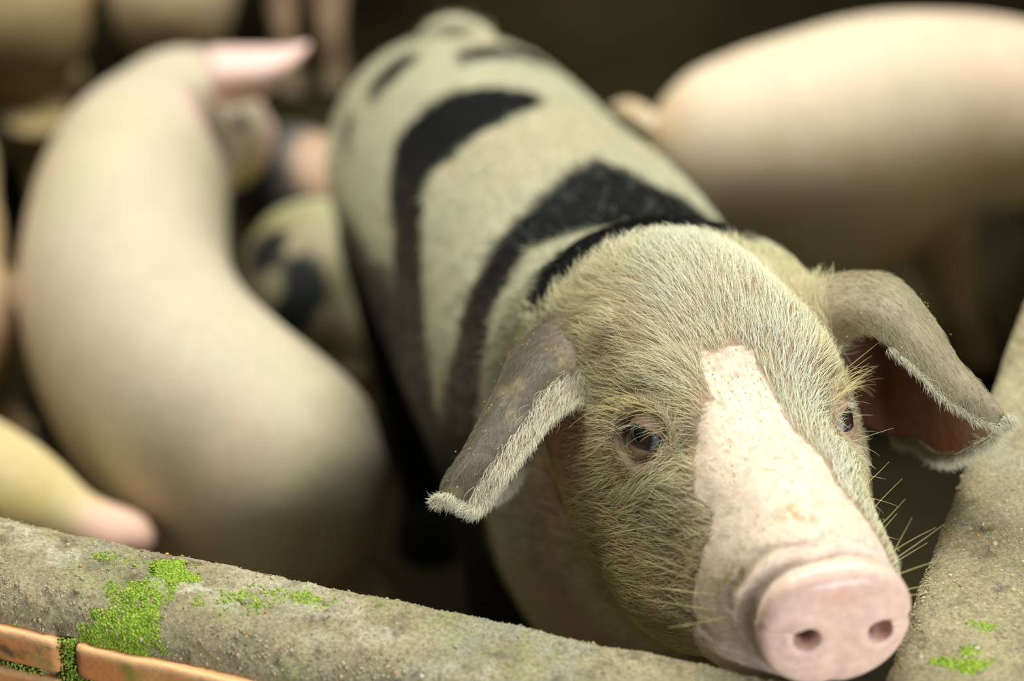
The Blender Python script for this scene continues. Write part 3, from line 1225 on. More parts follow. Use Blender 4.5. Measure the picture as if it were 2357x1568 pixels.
colr = np.where((isear & ~outer)[:, None], np.array([.42, .26, .18]), colr)
fr = isear & outer & (ear_u[ei] < .14 + .05 * cl2[:, 0]) & (ear_k[ei] == 0)
Ln = np.where(fr, Ln * 1.7, Ln)
colr = np.where(fr[:, None], np.array([.80, .77, .60]), colr)
colr = colr * rng.uniform(.7, 1.15, n)[:, None]
rad_h = np.where(isear, .00008, .000135) * rng.uniform(.8, 1.2, n)
rad_h = np.where(h[:, 0] > .34, .00022, rad_h)
rad_h = np.where(bz > .5, .00007, rad_h)
k_ = keep
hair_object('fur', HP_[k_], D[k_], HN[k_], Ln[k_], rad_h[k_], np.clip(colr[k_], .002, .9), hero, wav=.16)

# fringe along the rims of both ears
R_, Dd, Nn_, Ll, Cl = [], [], [], [], []
for k, S in enumerate((eLS, eRS)):
    dv = norm(np.gradient(S, axis=0))
    du = norm(np.gradient(S, axis=1))
    for edge, sgn, m in ((0, -1, (3000, 1500)[k]), (24, 1, (2600, 4200)[k])):
        v = rng.uniform(7 if k == 0 else 13, 39, m)
        i = np.minimum(v.astype(int), 38)
        f = (v - i)[:, None]
        p = S[i, edge] * (1 - f) + S[i + 1, edge] * f
        d = du[i, edge] * sgn * (.9 if k == 0 or edge else .25) + dv[i, edge] * 1.0 + rng.normal(0, .30, (m, 3))
        R_.append(p + rng.normal(0, .0008, (m, 3)))
        Dd.append(norm(d))
        nn_ = norm(np.cross(du[i, edge], dv[i, edge])) * rng.choice([-1, 1], m)[:, None]
        Nn_.append(nn_)
        Ll.append(rng.uniform(.004, .0085, m) * (1.35 if (k == 1 and edge) else 1))
        Cl.append(np.array([.74, .71, .54]) * rng.uniform(.75, 1.15, m)[:, None])
    m = 1600                             # tuft at the tip
    j = rng.integers(0, 25, m)
    p = S[-1, j] + rng.normal(0, .001, (m, 3))
    R_.append(p)
    Dd.append(norm(dv[-1, j] + rng.normal(0, .25, (m, 3))))
    Nn_.append(norm(np.cross(du[-1, j], dv[-1, j])) * rng.choice([-1, 1], m)[:, None])
    Ll.append(rng.uniform(.003, .0075, m))
    Cl.append(np.array([.76, .74, .58]) * rng.uniform(.75, 1.15, m)[:, None])
R_, Dd, Nn_, Ll, Cl = (np.concatenate(x) for x in (R_, Dd, Nn_, Ll, Cl))
hair_object('ear_fringe', R_, Dd, Nn_, Ll, .00010, np.clip(Cl, 0, .9), hero, wav=.1)

# lashes and the long bristles of the brow
for e in eyes:
    RV = e['rings']
    up = [j for j in range(72) if 8 < j < 35]
    rt, dr, nn_, ll = [], [], [], []
    for rep in range(1):
        for j in up:
            f = 2 * math.pi * j / 72
            rt.append(RV[2][j] + rng.normal(0, .0002, 3))
            dr.append(norm(e['n'] * .9 - e['ev'] * .45 - e['eh'] * (.55 - .35 * math.cos(f)) + rng.normal(0, .16, 3)))
            nn_.append(e['ev'])
            ll.append((.0035 if math.cos(f) > 0 else .0075) * rng.uniform(.7, 1.1))
    rt, dr, nn_, ll = map(np.array, (rt, dr, nn_, ll))
    hair_object('eyelashes', rt, dr, -nn_, ll, .00008, np.tile([.74, .78, .60], (len(rt), 1)), e['lid'], wav=.03)
    rt, dr, nn_, ll = [], [], [], []
    for i in range(46):
        f = rng.uniform(.12, .95) * math.pi
        k = int(rng.integers(7, 14))
        p = RV[k][int(f / (2 * math.pi) * 72)]
        rt.append(p)
        out = e['ev'] * .25 - e['eh'] * rng.uniform(.55, 1.1) + e['n'] * rng.uniform(.4, .8)
        dr.append(norm(out + rng.normal(0, .12, 3)))
        nn_.append(norm(e['ev'] * .8 + e['n'] * .4))
        ll.append(rng.uniform(.014, .034))
    rt, dr, nn_, ll = map(np.array, (rt, dr, nn_, ll))
    npt = 9
    t = np.linspace(0, 1, npt)
    P = rt[:, None] + dr[:, None] * t[None, :, None] * ll[:, None, None] + np.array([0, 0, -1.0]) * (t ** 2)[None, :, None] * (ll * rng.uniform(.1, .75, len(ll)))[:, None, None]
    cu = bpy.data.hair_curves.new('brow_bristles')
    cu.add_curves([npt] * len(rt))
    cu.points.foreach_set('position', P.astype(np.float32).ravel())
    ra = cu.attributes.get('radius') or cu.attributes.new('radius', 'FLOAT', 'POINT')
    ra.data.foreach_set('value', (np.ones((len(rt), 1)) * .00013 * (1 - .7 * t)).astype(np.float32).ravel())
    ca = cu.attributes.new('hair_tint', 'FLOAT_COLOR', 'CURVE')
    cc = np.ones((len(rt), 4), np.float32)
    cc[:, :3] = [.70, .60, .28]
    ca.data.foreach_set('color', cc.ravel())
    o = bpy.data.objects.new('brow_bristles', cu)
    COL.objects.link(o)
    cu.materials.append(M_HAIR)
    o.parent = hero
    o['kind'] = 'stuff'

# short coat on the lids
for e in eyes:
    RV = e['rings']
    m = 2300
    kk = rng.uniform(5.2, 14.9, m)
    jj = rng.integers(0, 72, m)
    k0 = kk.astype(int)
    p = RV[k0, jj] * (1 - (kk - k0))[:, None] + RV[k0 + 1, jj] * (kk - k0)[:, None]
    rdv = norm(p - e['e'] - ((p - e['e']) @ e['n'])[:, None] * e['n'])
    nn_ = norm(e['n'] + rdv * .6)
    d = norm(rdv * .75 - e['eh'] * .7 - FH * .2 + rng.normal(0, .16, (m, 3)))
    d = norm(d - nn_ * np.einsum('ij,ij->i', d, nn_)[:, None])
    cl_ = np.where((rng.random(m) < .5)[:, None], np.array([.66, .58, .34]), np.array([.74, .68, .46])) * rng.uniform(.7, 1.1, (m, 1))
    hair_object('lid_fur', p, d, nn_, rng.uniform(.004, .010, m) * (.35 + .65 * sstep(5, 10, kk)), .00011, cl_, e['lid'], wav=.15)

# whiskers on both sides of the muzzle and cheek
W = []
for (s0, u0, ln, du_, dw) in ((.115, .01, .022, .5, .7), (.105, .0, .030, .5, .7), (.092, .0, .024, .35, .8), (.088, -.006, .022, .3, .8), (.08, -.012, .034, .4, .7), (.072, -.012, .036, .28, .8),
                             (.065, -.004, .024, .7, .6), (.062, -.014, .034, .15, .9), (.05, -.006, .036, .2, .9), (.044, -.016, .034, -.02, .9), (.036, -.014, .030, -.3, .9), (.03, -.02, .02, -.1, .9),
                             (.13, -.01, .030, -.3, .8), (.14, .0, .024, -.5, .7), (.15, -.02, .022, -.4, .7), (.125, -.03, .02, -.4, .8), (.16, .01, .03, .2, .8), (.19, .04, .03, .5, .8)):
    for sd in (-1, 1):
        hh = bvh.find_nearest(Vector(hp(s0 + rng.normal(0, .003), .06 * sd, u0)))
        p, nn_ = np.array(hh[0]), np.array(hh[1])
        d = norm(RH * sd * dw + UH * du_ - FH * .25 + rng.normal(0, .10, 3))
        W.append((p, d, ln * rng.uniform(.85, 1.15)))
npt = 9
t = np.linspace(0, 1, npt)
P = np.array([p + d * t[:, None] * l + np.array([0, 0, rng.uniform(-.12, .10)]) * (t ** 2)[:, None] * l for (p, d, l) in W])
cu = bpy.data.hair_curves.new('whiskers')
cu.add_curves([npt] * len(W))
cu.points.foreach_set('position', P.astype(np.float32).ravel())
ra = cu.attributes.get('radius') or cu.attributes.new('radius', 'FLOAT', 'POINT')
ra.data.foreach_set('value', (np.ones((len(W), 1)) * .00020 * (1 - .7 * t)).astype(np.float32).ravel())
ca = cu.attributes.new('hair_tint', 'FLOAT_COLOR', 'CURVE')
cc = np.ones((len(W), 4), np.float32)
cc[:, :3] = [.60, .52, .24]
ca.data.foreach_set('color', cc.ravel())
o = bpy.data.objects.new('whiskers', cu)
COL.objects.link(o)
cu.materials.append(M_HAIR)
o.parent = hero
o['kind'] = 'stuff'

# ------------------------------------------------------------------ the other pigs of the pen
M_DARKEYE = plain('dark_eye', (.012, .009, .007), .08, .6)
M_NOSTRIL = plain('nostril_inside', (.10, .03, .025), .6)


def limb2(top, foot, r):
    top, foot = np.array(top, float), np.array(foot, float)
    d = foot - top
    kn = top + d * .38 + np.array([0, .012, 0])
    hk = top + d * .66 + np.array([0, -.010, 0])
    return tube([top, kn, hk, top + d * .90, foot + [0, 0, .004]], [r * 1.5, r * .95, r * .56, r * .55, r * .68])


def pig_tint(P, Nr, base, dirt, seed, dirt_amt=.6, floor_dirt=.6):
    n = len(P)
    c = np.tile(np.array(base), (n, 1))
    c = lerp(c, dirt, dirt_amt * sstep(-.05, .5, vnoise(P, 7, seed, 3)))
    c = lerp(c, [.68, .47, .37], .35 * sstep(.0, .5, vnoise(P, 9, seed + 3, 2)))
    low = sstep(.22, .05, P[:, 2])
    c = lerp(c, [.26, .18, .09], floor_dirt * low)
    return c * (1 + .08 * vnoise(P, 30, seed + 5, 3))[:, None]


def bg_pig(rows, limbs, label, base=(.66, .57, .42), dirt=(.52, .45, .22), seed=200, ears=(), extra=(), tail=None, paint=None, voxel=.0065, dirt_amt=.6, floor_dirt=.5, head=None):
    rws = []
    for (px, py, z, a, t, b) in rows:
        rws.append([*unz(px, py, z), a, t, b, 2.05, 0])
    v, f, C_, R__, U_ = loft(rws, 48, len(rws) * 14)
    parts = [(v, f)] + list(limbs)
    for g in ears:
        ev_, ef_, _ = sheet(g, 17, 22, .010)
        parts.append((ev_, ef_))
    if tail is not None:
        parts.append(tube(tail, np.linspace(.013, .006, len(tail)), 10, 5))
    parts += list(extra)
    m = fuse(parts, voxel)
    m.name = 'pig'
    c = get_co(m)
    c = smooth_co(m, c, np.where(c[:, 2] > .13, .6, .3), 14)
    set_co(m, c)
    nn_ = get_no(m)
    col = pig_tint(c, nn_, base, dirt, seed, dirt_amt, floor_dirt)
    if paint is not None:
        col = paint(c, nn_, col)
    set_color(m, np.clip(col, .01, .95))
    m.materials.append(M_SKIN)
    m.polygons.foreach_set('use_smooth', np.ones(len(m.polygons), bool))
    o = bpy.data.objects.new('pig', m)
    COL.objects.link(o)
    tag(o, label, 'pig', 'pigs in the pen')
    if head is not None:
        # small dark eyes either side of the skull, nostrils in the end of the snout
        nr_ = len(rws)
        k = int(head * (len(C_) - 1) / (nr_ - 1))
        a_, t_ = rws[head][3], rws[head][4]
        for sd in (-1, 1):
            pos = C_[k] + R__[k] * sd * a_ * .86 + U_[k] * t_ * .42
            me_, bm = bpy.data.meshes.new('eye'), bmesh.new()
            bmesh.ops.create_uvsphere(bm, u_segments=16, v_segments=10, radius=.010)
            bm.to_mesh(me_)
            bm.free()
            e_ = bpy.data.objects.new('eye', me_)
            COL.objects.link(e_)
            me_.materials.append(M_DARKEYE)
            e_.location = pos
            e_.parent = o
            k2 = int((nr_ - 1.25) * (len(C_) - 1) / (nr_ - 1))
            me_, bm = bpy.data.meshes.new('nostril'), bmesh.new()
            bmesh.ops.create_uvsphere(bm, u_segments=12, v_segments=8, radius=.0055)
            bm.to_mesh(me_)
            bm.free()
            e_ = bpy.data.objects.new('nostril', me_)
            COL.objects.link(e_)
            me_.materials.append(M_NOSTRIL)
            e_.location = C_[-1] + R__[-1] * sd * .011 - norm(C_[-1] - C_[k2]) * .002
            e_.parent = o
    return o, c, nn_, col


def add_hooves(o, feet, r=.024):
    for ft in feet:
        V, F = tube([np.array(ft) + [0, .002, .036], np.array(ft) + [0, -.004, .018], np.array(ft) + [0, -.012, .001]], [r * .8, r * .95, r * 1.08], 12, 3)
        mesh_obj('hoof', V, F, M_HOOF, o)


def under(px, py, z, dx, dy, zt=.16):
    c_ = unz(px, py, z)
    return np.array([c_[0] + dx, c_[1] + dy, zt]), np.array([c_[0] + dx * 1.1, c_[1] + dy * 1.1, 0.0])


def legset(ls):
    return [l_[0] for l_ in ls], [l_[1] for l_ in ls]


# big pink pig curled round on the left of the spotted one, head turned away to the right
LA = [under(690, 1110, .27, .035, .015, .15), under(640, 1090, .27, -.035, -.010, .15), under(325, 405, .30, .05, -.02), under(310, 440, .30, -.05, .0)]
lt = [l_[0] for l_ in LA]
lf = [l_[1] for l_ in LA]
earA = [[un(455, 106, 2.50), un(470, 166, 2.43), un(478, 241, 2.46)],
        [un(520, 104, 2.49), un(530, 171, 2.42), un(535, 254, 2.45)],
        [un(600, 101, 2.48), un(605, 161, 2.42), un(600, 238, 2.45)],
        [un(665, 104, 2.47), un(668, 141, 2.43), un(655, 196, 2.45)],
        [un(722, 86, 2.46), un(726, 93, 2.45), un(724, 100, 2.46)]]
earB = [[un(395, 170, 2.62), un(410, 150, 2.60), un(440, 150, 2.58)],
        [un(410, 145, 2.66), un(440, 130, 2.64), un(465, 130, 2.62)],
        [un(450, 130, 2.68), un(470, 125, 2.68), un(485, 130, 2.67)]]


def ear_tint(pts, rad, colr):
    def f(c, nn_, col):
        for p in pts:
            q = np.linalg.norm(c - p, axis=1)
            col = lerp(col, colr, .9 * sstep(rad, rad * .5, q))
        return col
    return f


pigA, cA, nA, kA = bg_pig(
    [(840, 1235, .25, .022, .022, .022), (785, 1200, .255, .066, .072, .08), (700, 1150, .262, .092, .098, .11), (612, 1076, .27, .100, .108, .12), (480, 980, .28, .103, .114, .13), (360, 850, .285, .102, .117, .13),
     (295, 700, .285, .102, .118, .125), (295, 535, .29, .099, .116, .125), (325, 405, .30, .092, .106, .12), (385, 300, .315, .078, .082, .105), (440, 245, .33, .075, .064, .09),
     (500, 270, .315, .066, .054, .098), (545, 300, .295, .050, .040, .074), (577, 303, .285, .036, .030, .044), (595, 302, .28, .031, .027, .030), (600, 304, .28, .004, .004, .004)],
    [limb2(a, b, r_) for a, b, r_ in zip(lt, lf, (.028, .028, .034, .034))],
    'large pale pink pig curled beside the spotted pig, back to the wall, ear stuck out', seed=200, head=11,
    ears=(earA, earB),
    paint=lambda c, nn_, col: ear_tint([unz(592, 302, .29)], .062, [.80, .52, .46])(c, nn_, ear_tint([unz(540, 360, .27)], .06, [.66, .50, .22])(c, nn_, ear_tint([np.array(un(600, 166, 2.44)), np.array(un(540, 176, 2.44)), np.array(un(650, 146, 2.45))], .075, [.80, .56, .52])(c, nn_, col))), base=(.54, .47, .36), dirt=(.50, .47, .30))
add_hooves(pigA, lf)

# pale pig standing on the far right, cut by the frame
rf = [unz(2245, 838, 0), unz(1900, 900, 0), unz(2420, 560, 0), unz(1700, 930, 0)]
rt = [unz(2120, 400, .26), unz(1860, 440, .24), unz(2330, 330, .26), unz(1700, 420, .26)]
pigR, cR, nR, kR_ = bg_pig(
    [(1500, 340, .30, .01, .01, .01), (1518, 342, .30, .05, .055, .06), (1570, 350, .30, .080, .086, .10), (1690, 355, .30, .104, .108, .135), (1830, 345, .30, .116, .122, .160), (1950, 330, .30, .120, .132, .158),
     (2070, 303, .305, .116, .130, .125), (2200, 282, .31, .108, .120, .10), (2340, 275, .31, .100, .108, .095), (2460, 265, .30, .078, .084, .085), (2520, 255, .30, .045, .05, .05), (2535, 252, .30, .01, .01, .01)],
    [limb2(rt[0], rf[0], .044), limb2(rt[1], rf[1], .066), limb2(rt[2], rf[2], .042), limb2(rt[3], rf[3], .044)],
    'large pale pig standing sideways beyond the spotted pig, its back arched near the frame corner', seed=230, dirt=(.55, .40, .20),
    base=(.66, .56, .42),
    extra=[tube([unz(1720, 380, .28), unz(1690, 500, .22), unz(1650, 610, .15), unz(1620, 690, .10)], [.10, .085, .055, .032], 20, 8)],
    ears=([[unz(1500, 330, .36), unz(1510, 300, .38), unz(1530, 260, .38)], [unz(1450, 300, .35), unz(1460, 262, .37), unz(1470, 225, .37)], [unz(1395, 250, .35), unz(1398, 240, .36), unz(1400, 228, .36)]],))
add_hooves(pigR, rf)

# pig nosing along the wall at the lower left
dt, df = legset([under(-60, 1150, .265, 0, .055), under(-60, 1150, .265, -.02, -.05), under(-380, 1140, .25, 0, .055), under(-380, 1140, .25, .02, -.05)])
pigD, cD, nD, kD = bg_pig(
    [(-580, 1150, .24, .02, .02, .02), (-540, 1150, .24, .08, .09, .09), (-380, 1140, .25, .095, .10, .11), (-220, 1150, .26, .088, .095, .105), (-80, 1150, .265, .074, .080, .092),
     (30, 1162, .265, .058, .058, .075), (110, 1184, .262, .044, .040, .055), (180, 1212, .255, .032, .029, .040), (250, 1230, .25, .030, .025, .030), (318, 1254, .25, .027, .023, .025), (322, 1256, .25, .005, .005, .005)],
    [limb2(a, b, .034) for a, b in zip(dt, df)],
    'yellowish pig low against the mossy wall, pink snout just over its edge', seed=260, head=5, base=(.66, .56, .34), dirt=(.58, .46, .18), dirt_amt=.8,
    ears=([[unz(-150, 1030, .34), unz(-130, 1050, .36), unz(-120, 1090, .34)], [unz(-110, 1000, .34), unz(-90, 1020, .35), unz(-80, 1050, .33)], [unz(-70, 990, .33), unz(-60, 1000, .33), unz(-55, 1010, .32)]],),
    paint=ear_tint([np.array(unz(300, 1240, .26))], .06, [.78, .50, .42]))
add_hooves(pigD, df)

# slivers at the left border: a pig that stands outside the frame
et, ef = legset([under(-178, 800, .25, -.05, 0), under(-176, 800, .25, .05, 0), under(-185, 430, .28, -.05, 0), under(-180, 430, .28, .05, 0)])
pigE, cE, nE, kE = bg_pig(
    [(-185, 880, .24, .02, .02, .02), (-180, 860, .25, .06, .07, .07), (-172, 760, .26, .082, .095, .10), (-170, 660, .26, .078, .10, .11), (-150, 560, .27, .070, .10, .11), (-180, 450, .28, .078, .095, .105),
     (-150, 370, .29, .066, .078, .09), (-160, 310, .30, .05, .052, .06), (-175, 270, .28, .032, .032, .036), (-180, 250, .275, .005, .005, .005)],
    [limb2(a, b, .035) for a, b in zip(et, ef)],
    'pig mostly outside the picture, only its flank showing at the left border', seed=290, head=7, base=(.62, .47, .28), dirt=(.6, .42, .16),
    ears=([[unz(-120, 330, .38), unz(-100, 340, .38), unz(-90, 360, .36)], [unz(-90, 300, .38), unz(-70, 310, .38), unz(-60, 330, .36)], [unz(-60, 280, .35), unz(-50, 285, .35), unz(-45, 295, .34)]],))
add_hooves(pigE, ef)

# two pigs at the top left, in the back of the pen
bt, bf = legset([under(-280, -30, .28, 0, .06), under(-280, -30, .28, 0, -.06), under(80, 0, .28, 0, .06), under(80, 0, .28, 0, -.06)])
pigF, cF, nF, kF = bg_pig(
    [(-420, -60, .28, .02, .02, .02), (-380, -55, .28, .07, .08, .09), (-260, -30, .28, .10, .11, .12), (-100, -5, .28, .108, .12, .125), (40, 5, .28, .100, .116, .12), (120, 0, .28, .085, .10, .105), (175, -8, .28, .055, .065, .07), (200, -12, .28, .01, .01, .01)],
    [limb2(a, b, .034) for a, b in zip(bt, bf)],
    'tan pig in the far corner of the pen, belly above the curled pink pig', seed=320, base=(.50, .38, .20), dirt=(.44, .33, .11), tail=[unz(215, -30, .30), unz(235, -40, .31), unz(240, -25, .30)])
add_hooves(pigF, bf)
gt, gf = legset([under(398, -40, .29, -.05, 0), under(398, -40, .29, .05, 0), under(398, -280, .30, -.045, 0), under(398, -280, .30, .045, 0)])
pigG, cG, nG, kG = bg_pig(
    [(392, 42, .29, .01, .01, .01), (393, 30, .29, .050, .055, .06), (394, -5, .29, .076, .080, .095), (398, -70, .29, .084, .09, .10), (400, -160, .30, .082, .09, .10), (400, -250, .30, .075, .08, .09), (395, -310, .31, .06, .06, .07), (390, -360, .29, .035, .035, .04), (390, -370, .29, .01, .01, .01)],
    [limb2(a, b, .030) for a, b in zip(gt, gf)],
    'pale rump of a pig at the top, right of the tan pig in the corner', seed=350, base=(.62, .50, .34), dirt=(.52, .38, .18))
add_hooves(pigG, gf)
hf = [unz(772, 205, 0), unz(668, 215, 0), unz(790, -50, 0), unz(690, -45, 0)]
ht = [f_ + np.array([-.012, .0, .28]) for f_ in hf]
pigH, cH, nH, kH = bg_pig(
    [(715, -300, .35, .02, .02, .02), (715, -310, .35, .06, .07, .07), (715, -345, .36, .09, .10, .09), (718, -420, .36, .095, .105, .095), (722, -500, .36, .095, .105, .095), (726, -580, .37, .085, .10, .09), (730, -640, .38, .066, .07, .07), (734, -690, .37, .038, .036, .04), (736, -700, .365, .01, .01, .01)],
    [limb2(a, b, r_) for a, b, r_ in zip(ht, hf, (.036, .030, .032, .032))],
    'pig beyond the top edge, only two thin pink legs showing', seed=380, base=(.72, .50, .38), dirt=(.6, .42, .24), floor_dirt=.15)
add_hooves(pigH, hf, .022)


# two darker pigs lying in the gap between the curled pink pig and the spotted one
def spots_paint(cs, colr=(.03, .035, .035)):
    def f(c, nn_, col):
        for (p, r) in cs:
            q = np.linalg.norm(c - p, axis=1) + .02 * vnoise(c, 25, 401, 2)
            col = lerp(col, colr, sstep(r, r * .75, q))
        return col
    return f


pigI, cI, nI, kI = bg_pig(
    [(640, 648, .14, .02, .02, .02), (646, 648, .145, .05, .06, .06), (672, 654, .15, .072, .086, .09), (720, 665, .155, .088, .100, .10), (790, 690, .155, .086, .098, .10), (860, 720, .15, .072, .08, .09), (920, 745, .15, .052, .052, .06), (965, 760, .14, .034, .032, .036), (970, 762, .14, .01, .01, .01)],
    [limb2(*under(690, 658, .15, .0, -.05, .12), .026), limb2(*under(690, 658, .15, .0, .04, .12), .026), limb2(*under(830, 705, .15, .0, -.05, .12), .024), limb2(*under(830, 705, .15, .0, .04, .12), .024)],
    'black-patched olive pig lying low in the gap between the pink and the spotted pig', seed=410, base=(.50, .49, .30), dirt=(.50, .44, .16), dirt_amt=.7,
    paint=spots_paint([(np.array(unz(705, 655, .20)), .040), (np.array(unz(690, 700, .18)), .034), (np.array(unz(600, 585, .22)), .030)]))
pigJ, cJ, nJ, kJ = bg_pig(
    [(585, 457, .18, .02, .02, .02), (590, 457, .18, .05, .06, .07), (635, 455, .18, .074, .085, .09), (700, 457, .18, .074, .085, .09), (750, 467, .18, .06, .07, .08), (795, 490, .17, .04, .045, .05), (805, 493, .17, .01, .01, .01)],
    [limb2(*under(630, 455, .18, .0, -.035, .14), .026), limb2(*under(630, 455, .18, .0, .05, .14), .026), limb2(*under(740, 465, .18, .0, -.03, .14), .024), limb2(*under(740, 465, .18, .0, .045, .14), .024)],
    'charcoal pig with a pink shoulder behind the low black-patched pig', seed=440, base=(.06, .06, .06), dirt=(.05, .05, .04),
    paint=lambda c, nn_, col: lerp(col, [.55, .38, .27], .9 * sstep(.062, .035, np.linalg.norm(c - np.array(unz(765, 385, .23)), axis=1))))

# ------------------------------------------------------------------ clay bricks, moss and grains of the pen wall
def brick_material():
    m, nt, b = new_mat('orange_clay_brick')
    L = nt.links.new
    a = N(nt, 'ShaderNodeAttribute', attribute_name='tint')
    nz = noise_node(nt, 300, 4)
    mr = N(nt, 'ShaderNodeMapRange')
    mr.inputs['To Min'].default_value = .8
    mr.inputs['To Max'].default_value = 1.2
    L(nz.outputs['Fac'], mr.inputs['Value'])
    vm = N(nt, 'ShaderNodeVectorMath', operation='SCALE')
    L(a.outputs['Color'], vm.inputs[0])
    L(mr.outputs['Result'], vm.inputs['Scale'])
    L(vm.outputs[0], b.inputs['Base Color'])
    b.inputs['Roughness'].default_value = .6
    bp = N(nt, 'ShaderNodeBump')
    bp.inputs['Strength'].default_value = .4
    bp.inputs['Distance'].default_value = .0008
    L(nz.outputs['Fac'], bp.inputs['Height'])
    L(bp.outputs['Normal'], b.inputs['Normal'])
    return m


M_BRICK = brick_material()
M_MOSS = plain('moss', (.17, .33, .02), .8, .2, attr='tint')
M_CRUMB = plain('grain', (.5, .4, .2), .7, .3, attr='tint')


def wall_pt(px, py, z):
    """distance along the front wall of the point seen at a pixel on height z"""
    p = unz(px, py, z)[:2] - CORNER
    return float(p @ D1), float(p @ INW1)


FACE = .069
t_joint = wall_pt(160, 1470, .535)[0]
BL, BH, GAP = .215, .0235, .007
ztop = .5345


def brick(name, t0, t1, z0, z1, seed):
    nx_, k = 60, 26
    ts = np.linspace(t0, t1, nx_)
    r = .0042
    hz = (z1 - z0)
    depth0, depth1 = .050, .0070          # how far it sits inside the wall, how proud of it
    prof = [(FACE - depth0, z1)]
    for n_ in np.linspace(FACE - .015, FACE + depth1 - r, 6):
        prof.append((n_, z1 - .0004))
    for a in np.linspace(math.pi / 2, 0, 7)[1:]:
        prof.append((FACE + depth1 - r + r * math.cos(a), z1 - r + r * math.sin(a)))
    for z in np.linspace(z1 - r, z0 + r, 7)[1:]:
        prof.append((FACE + depth1, z))
    for a in np.linspace(0, -math.pi / 2, 5)[1:]:
        prof.append((FACE + depth1 - r + r * math.cos(a), z0 + r + r * math.sin(a)))
    prof.append((FACE - depth0, z0))
    prof = np.array(prof)
    k = len(prof)
    V = np.zeros((nx_, k, 3))
    for i, t in enumerate(ts):
        e = min(t - t0, t1 - t)
        rd = .005 * (1 - min(1, e / .006)) ** 2
        mid = prof.mean(0)
        pr = prof.copy()
        pr[:, 0] = np.where(pr[:, 0] > FACE, pr[:, 0] - rd, pr[:, 0])
        pr[:, 1] = mid[1] + (pr[:, 1] - mid[1]) * (1 - rd / hz * 1.4)
        xy = CORNER + D1 * t + INW1 * pr[:, 0][:, None]
        V[i, :, :2] = xy
        V[i, :, 2] = pr[:, 1]
    V = V.reshape(-1, 3)
    V[:, 2] += .0009 * vnoise(V, 35, seed, 2)
    V[:, :2] += (INW1 * (.0009 * vnoise(V, 60, seed + 1, 3))[:, None])
    F = [(i * k + j, i * k + j + 1, (i + 1) * k + j + 1, (i + 1) * k + j) for i in range(nx_ - 1) for j in range(k - 1)]
    F += [(i * k + k - 1, i * k, (i + 1) * k, (i + 1) * k + k - 1) for i in range(nx_ - 1)]
    F.append(tuple(range(k - 1, -1, -1)))
    F.append(tuple((nx_ - 1) * k + j for j in range(k)))
    o = mesh_obj(name, V, F, M_BRICK, wf)
    c = np.tile(np.array([.70, .27, .09]), (len(V), 1))
    c = lerp(c, [.72, .36, .13], sstep(-.2, .5, vnoise(V, 25, seed + 2, 3)))
    c = lerp(c, [.50, .33, .07], .8 * sstep(.0, .45, vnoise(V, 40, seed + 3, 3)))
    nd = (V[:, :2] - CORNER) @ INW1
    face = sstep(FACE + .0058, FACE + .0070, nd + .002 * vnoise(V, 120, seed + 7, 2))
    c = lerp(c, [.07, .06, .045], .85 * face * sstep(.0, .22, vnoise(V, 150, seed + 4, 4) + .5 * vnoise(V, 26, seed + 5, 2) + .02))
    c = lerp(c, [.24, .33, .05], .7 * sstep(.0, .35, vnoise(V, 50, seed + 6, 3)) * face)
    edge = sstep(z1 - .0055, z1 - .002, V[:, 2]) * sstep(FACE - .001, FACE + .004, nd)
    c = lerp(c, [.85, .52, .25], .75 * edge)
    set_color(o.data, np.clip(c, .01, .95))
    return o


FIRST = (brick('brick', t_joint + GAP / 2, t_joint + GAP / 2 + BL, ztop - BH, ztop, 500), t_joint + GAP / 2, ztop - BH)
for row in range(22):
    z1 = ztop - row * (BH + .0045)
    z0 = z1 - BH
    off = (0, 0, .04, .11, .02, .09)[row % 6]
    if z0 < .0:
        break
    t0 = t_joint + GAP / 2 - off
    for kx in range(-4, 6):
        a = t0 + kx * (BL + GAP)
        if a < -1.25 or a + BL > .75:
            continue
        if row == 0 and kx == 0:
            continue
        if row < 3 and -3 < kx < 3:
            brick('brick', a, a + BL, z0, z1, 500 + row * 20 + kx * 3)
        else:                               # courses the photograph cuts off share one mesh
            o = FIRST[0].copy()
            COL.objects.link(o)
            o.parent = wf
            d_ = D1 * (a - FIRST[1])
            o.location = (d_[0], d_[1], z0 - FIRST[2])


# small rounded tufts of moss
def blobs(name, P, Nn_, rad, colors, mat, parent, flat=.7, detail=0, kind='stuff'):
    bm = bmesh.new()
    bmesh.ops.create_icosphere(bm, subdivisions=1, radius=1.0)
    bv = np.array([v.co[:] for v in bm.verts])
    bf = np.array([[v.index for v in f.verts] for f in bm.faces])
    bm.free()
    n = len(P)
    jitter = 1 + .35 * rng.normal(0, 1, (n, len(bv), 1)).clip(-1, 1) * .6
    V = bv[None] * jitter * np.asarray(rad).reshape(n, 1, 1)
    q = norm(rng.normal(0, 1, (n, 3)))
    V = V * (1 + .5 * np.abs(q))[:, None, :]
    # squash along the surface normal
    dn = np.einsum('nkj,nj->nk', V, Nn_)
    V = V - Nn_[:, None, :] * (dn * (1 - flat))[..., None]
    V = V + P[:, None, :]
    F = (bf[None] + (np.arange(n) * len(bv))[:, None, None]).reshape(-1, 3)
    o = mesh_obj(name, V.reshape(-1, 3), F, mat, parent)
    set_color(o.data, np.repeat(colors, len(bv), axis=0))
    o['kind'] = kind
    return o


def scatter_on(V, Nn_, weight, n, jit):
    w = weight / weight.sum()
    i = rng.choice(len(V), n, p=w)
    j = rng.normal(0, jit, (n, 3))
    j = j - Nn_[i] * np.einsum('ij,ij->i', j, Nn_[i])[:, None]
    return V[i] + j, Nn_[i]


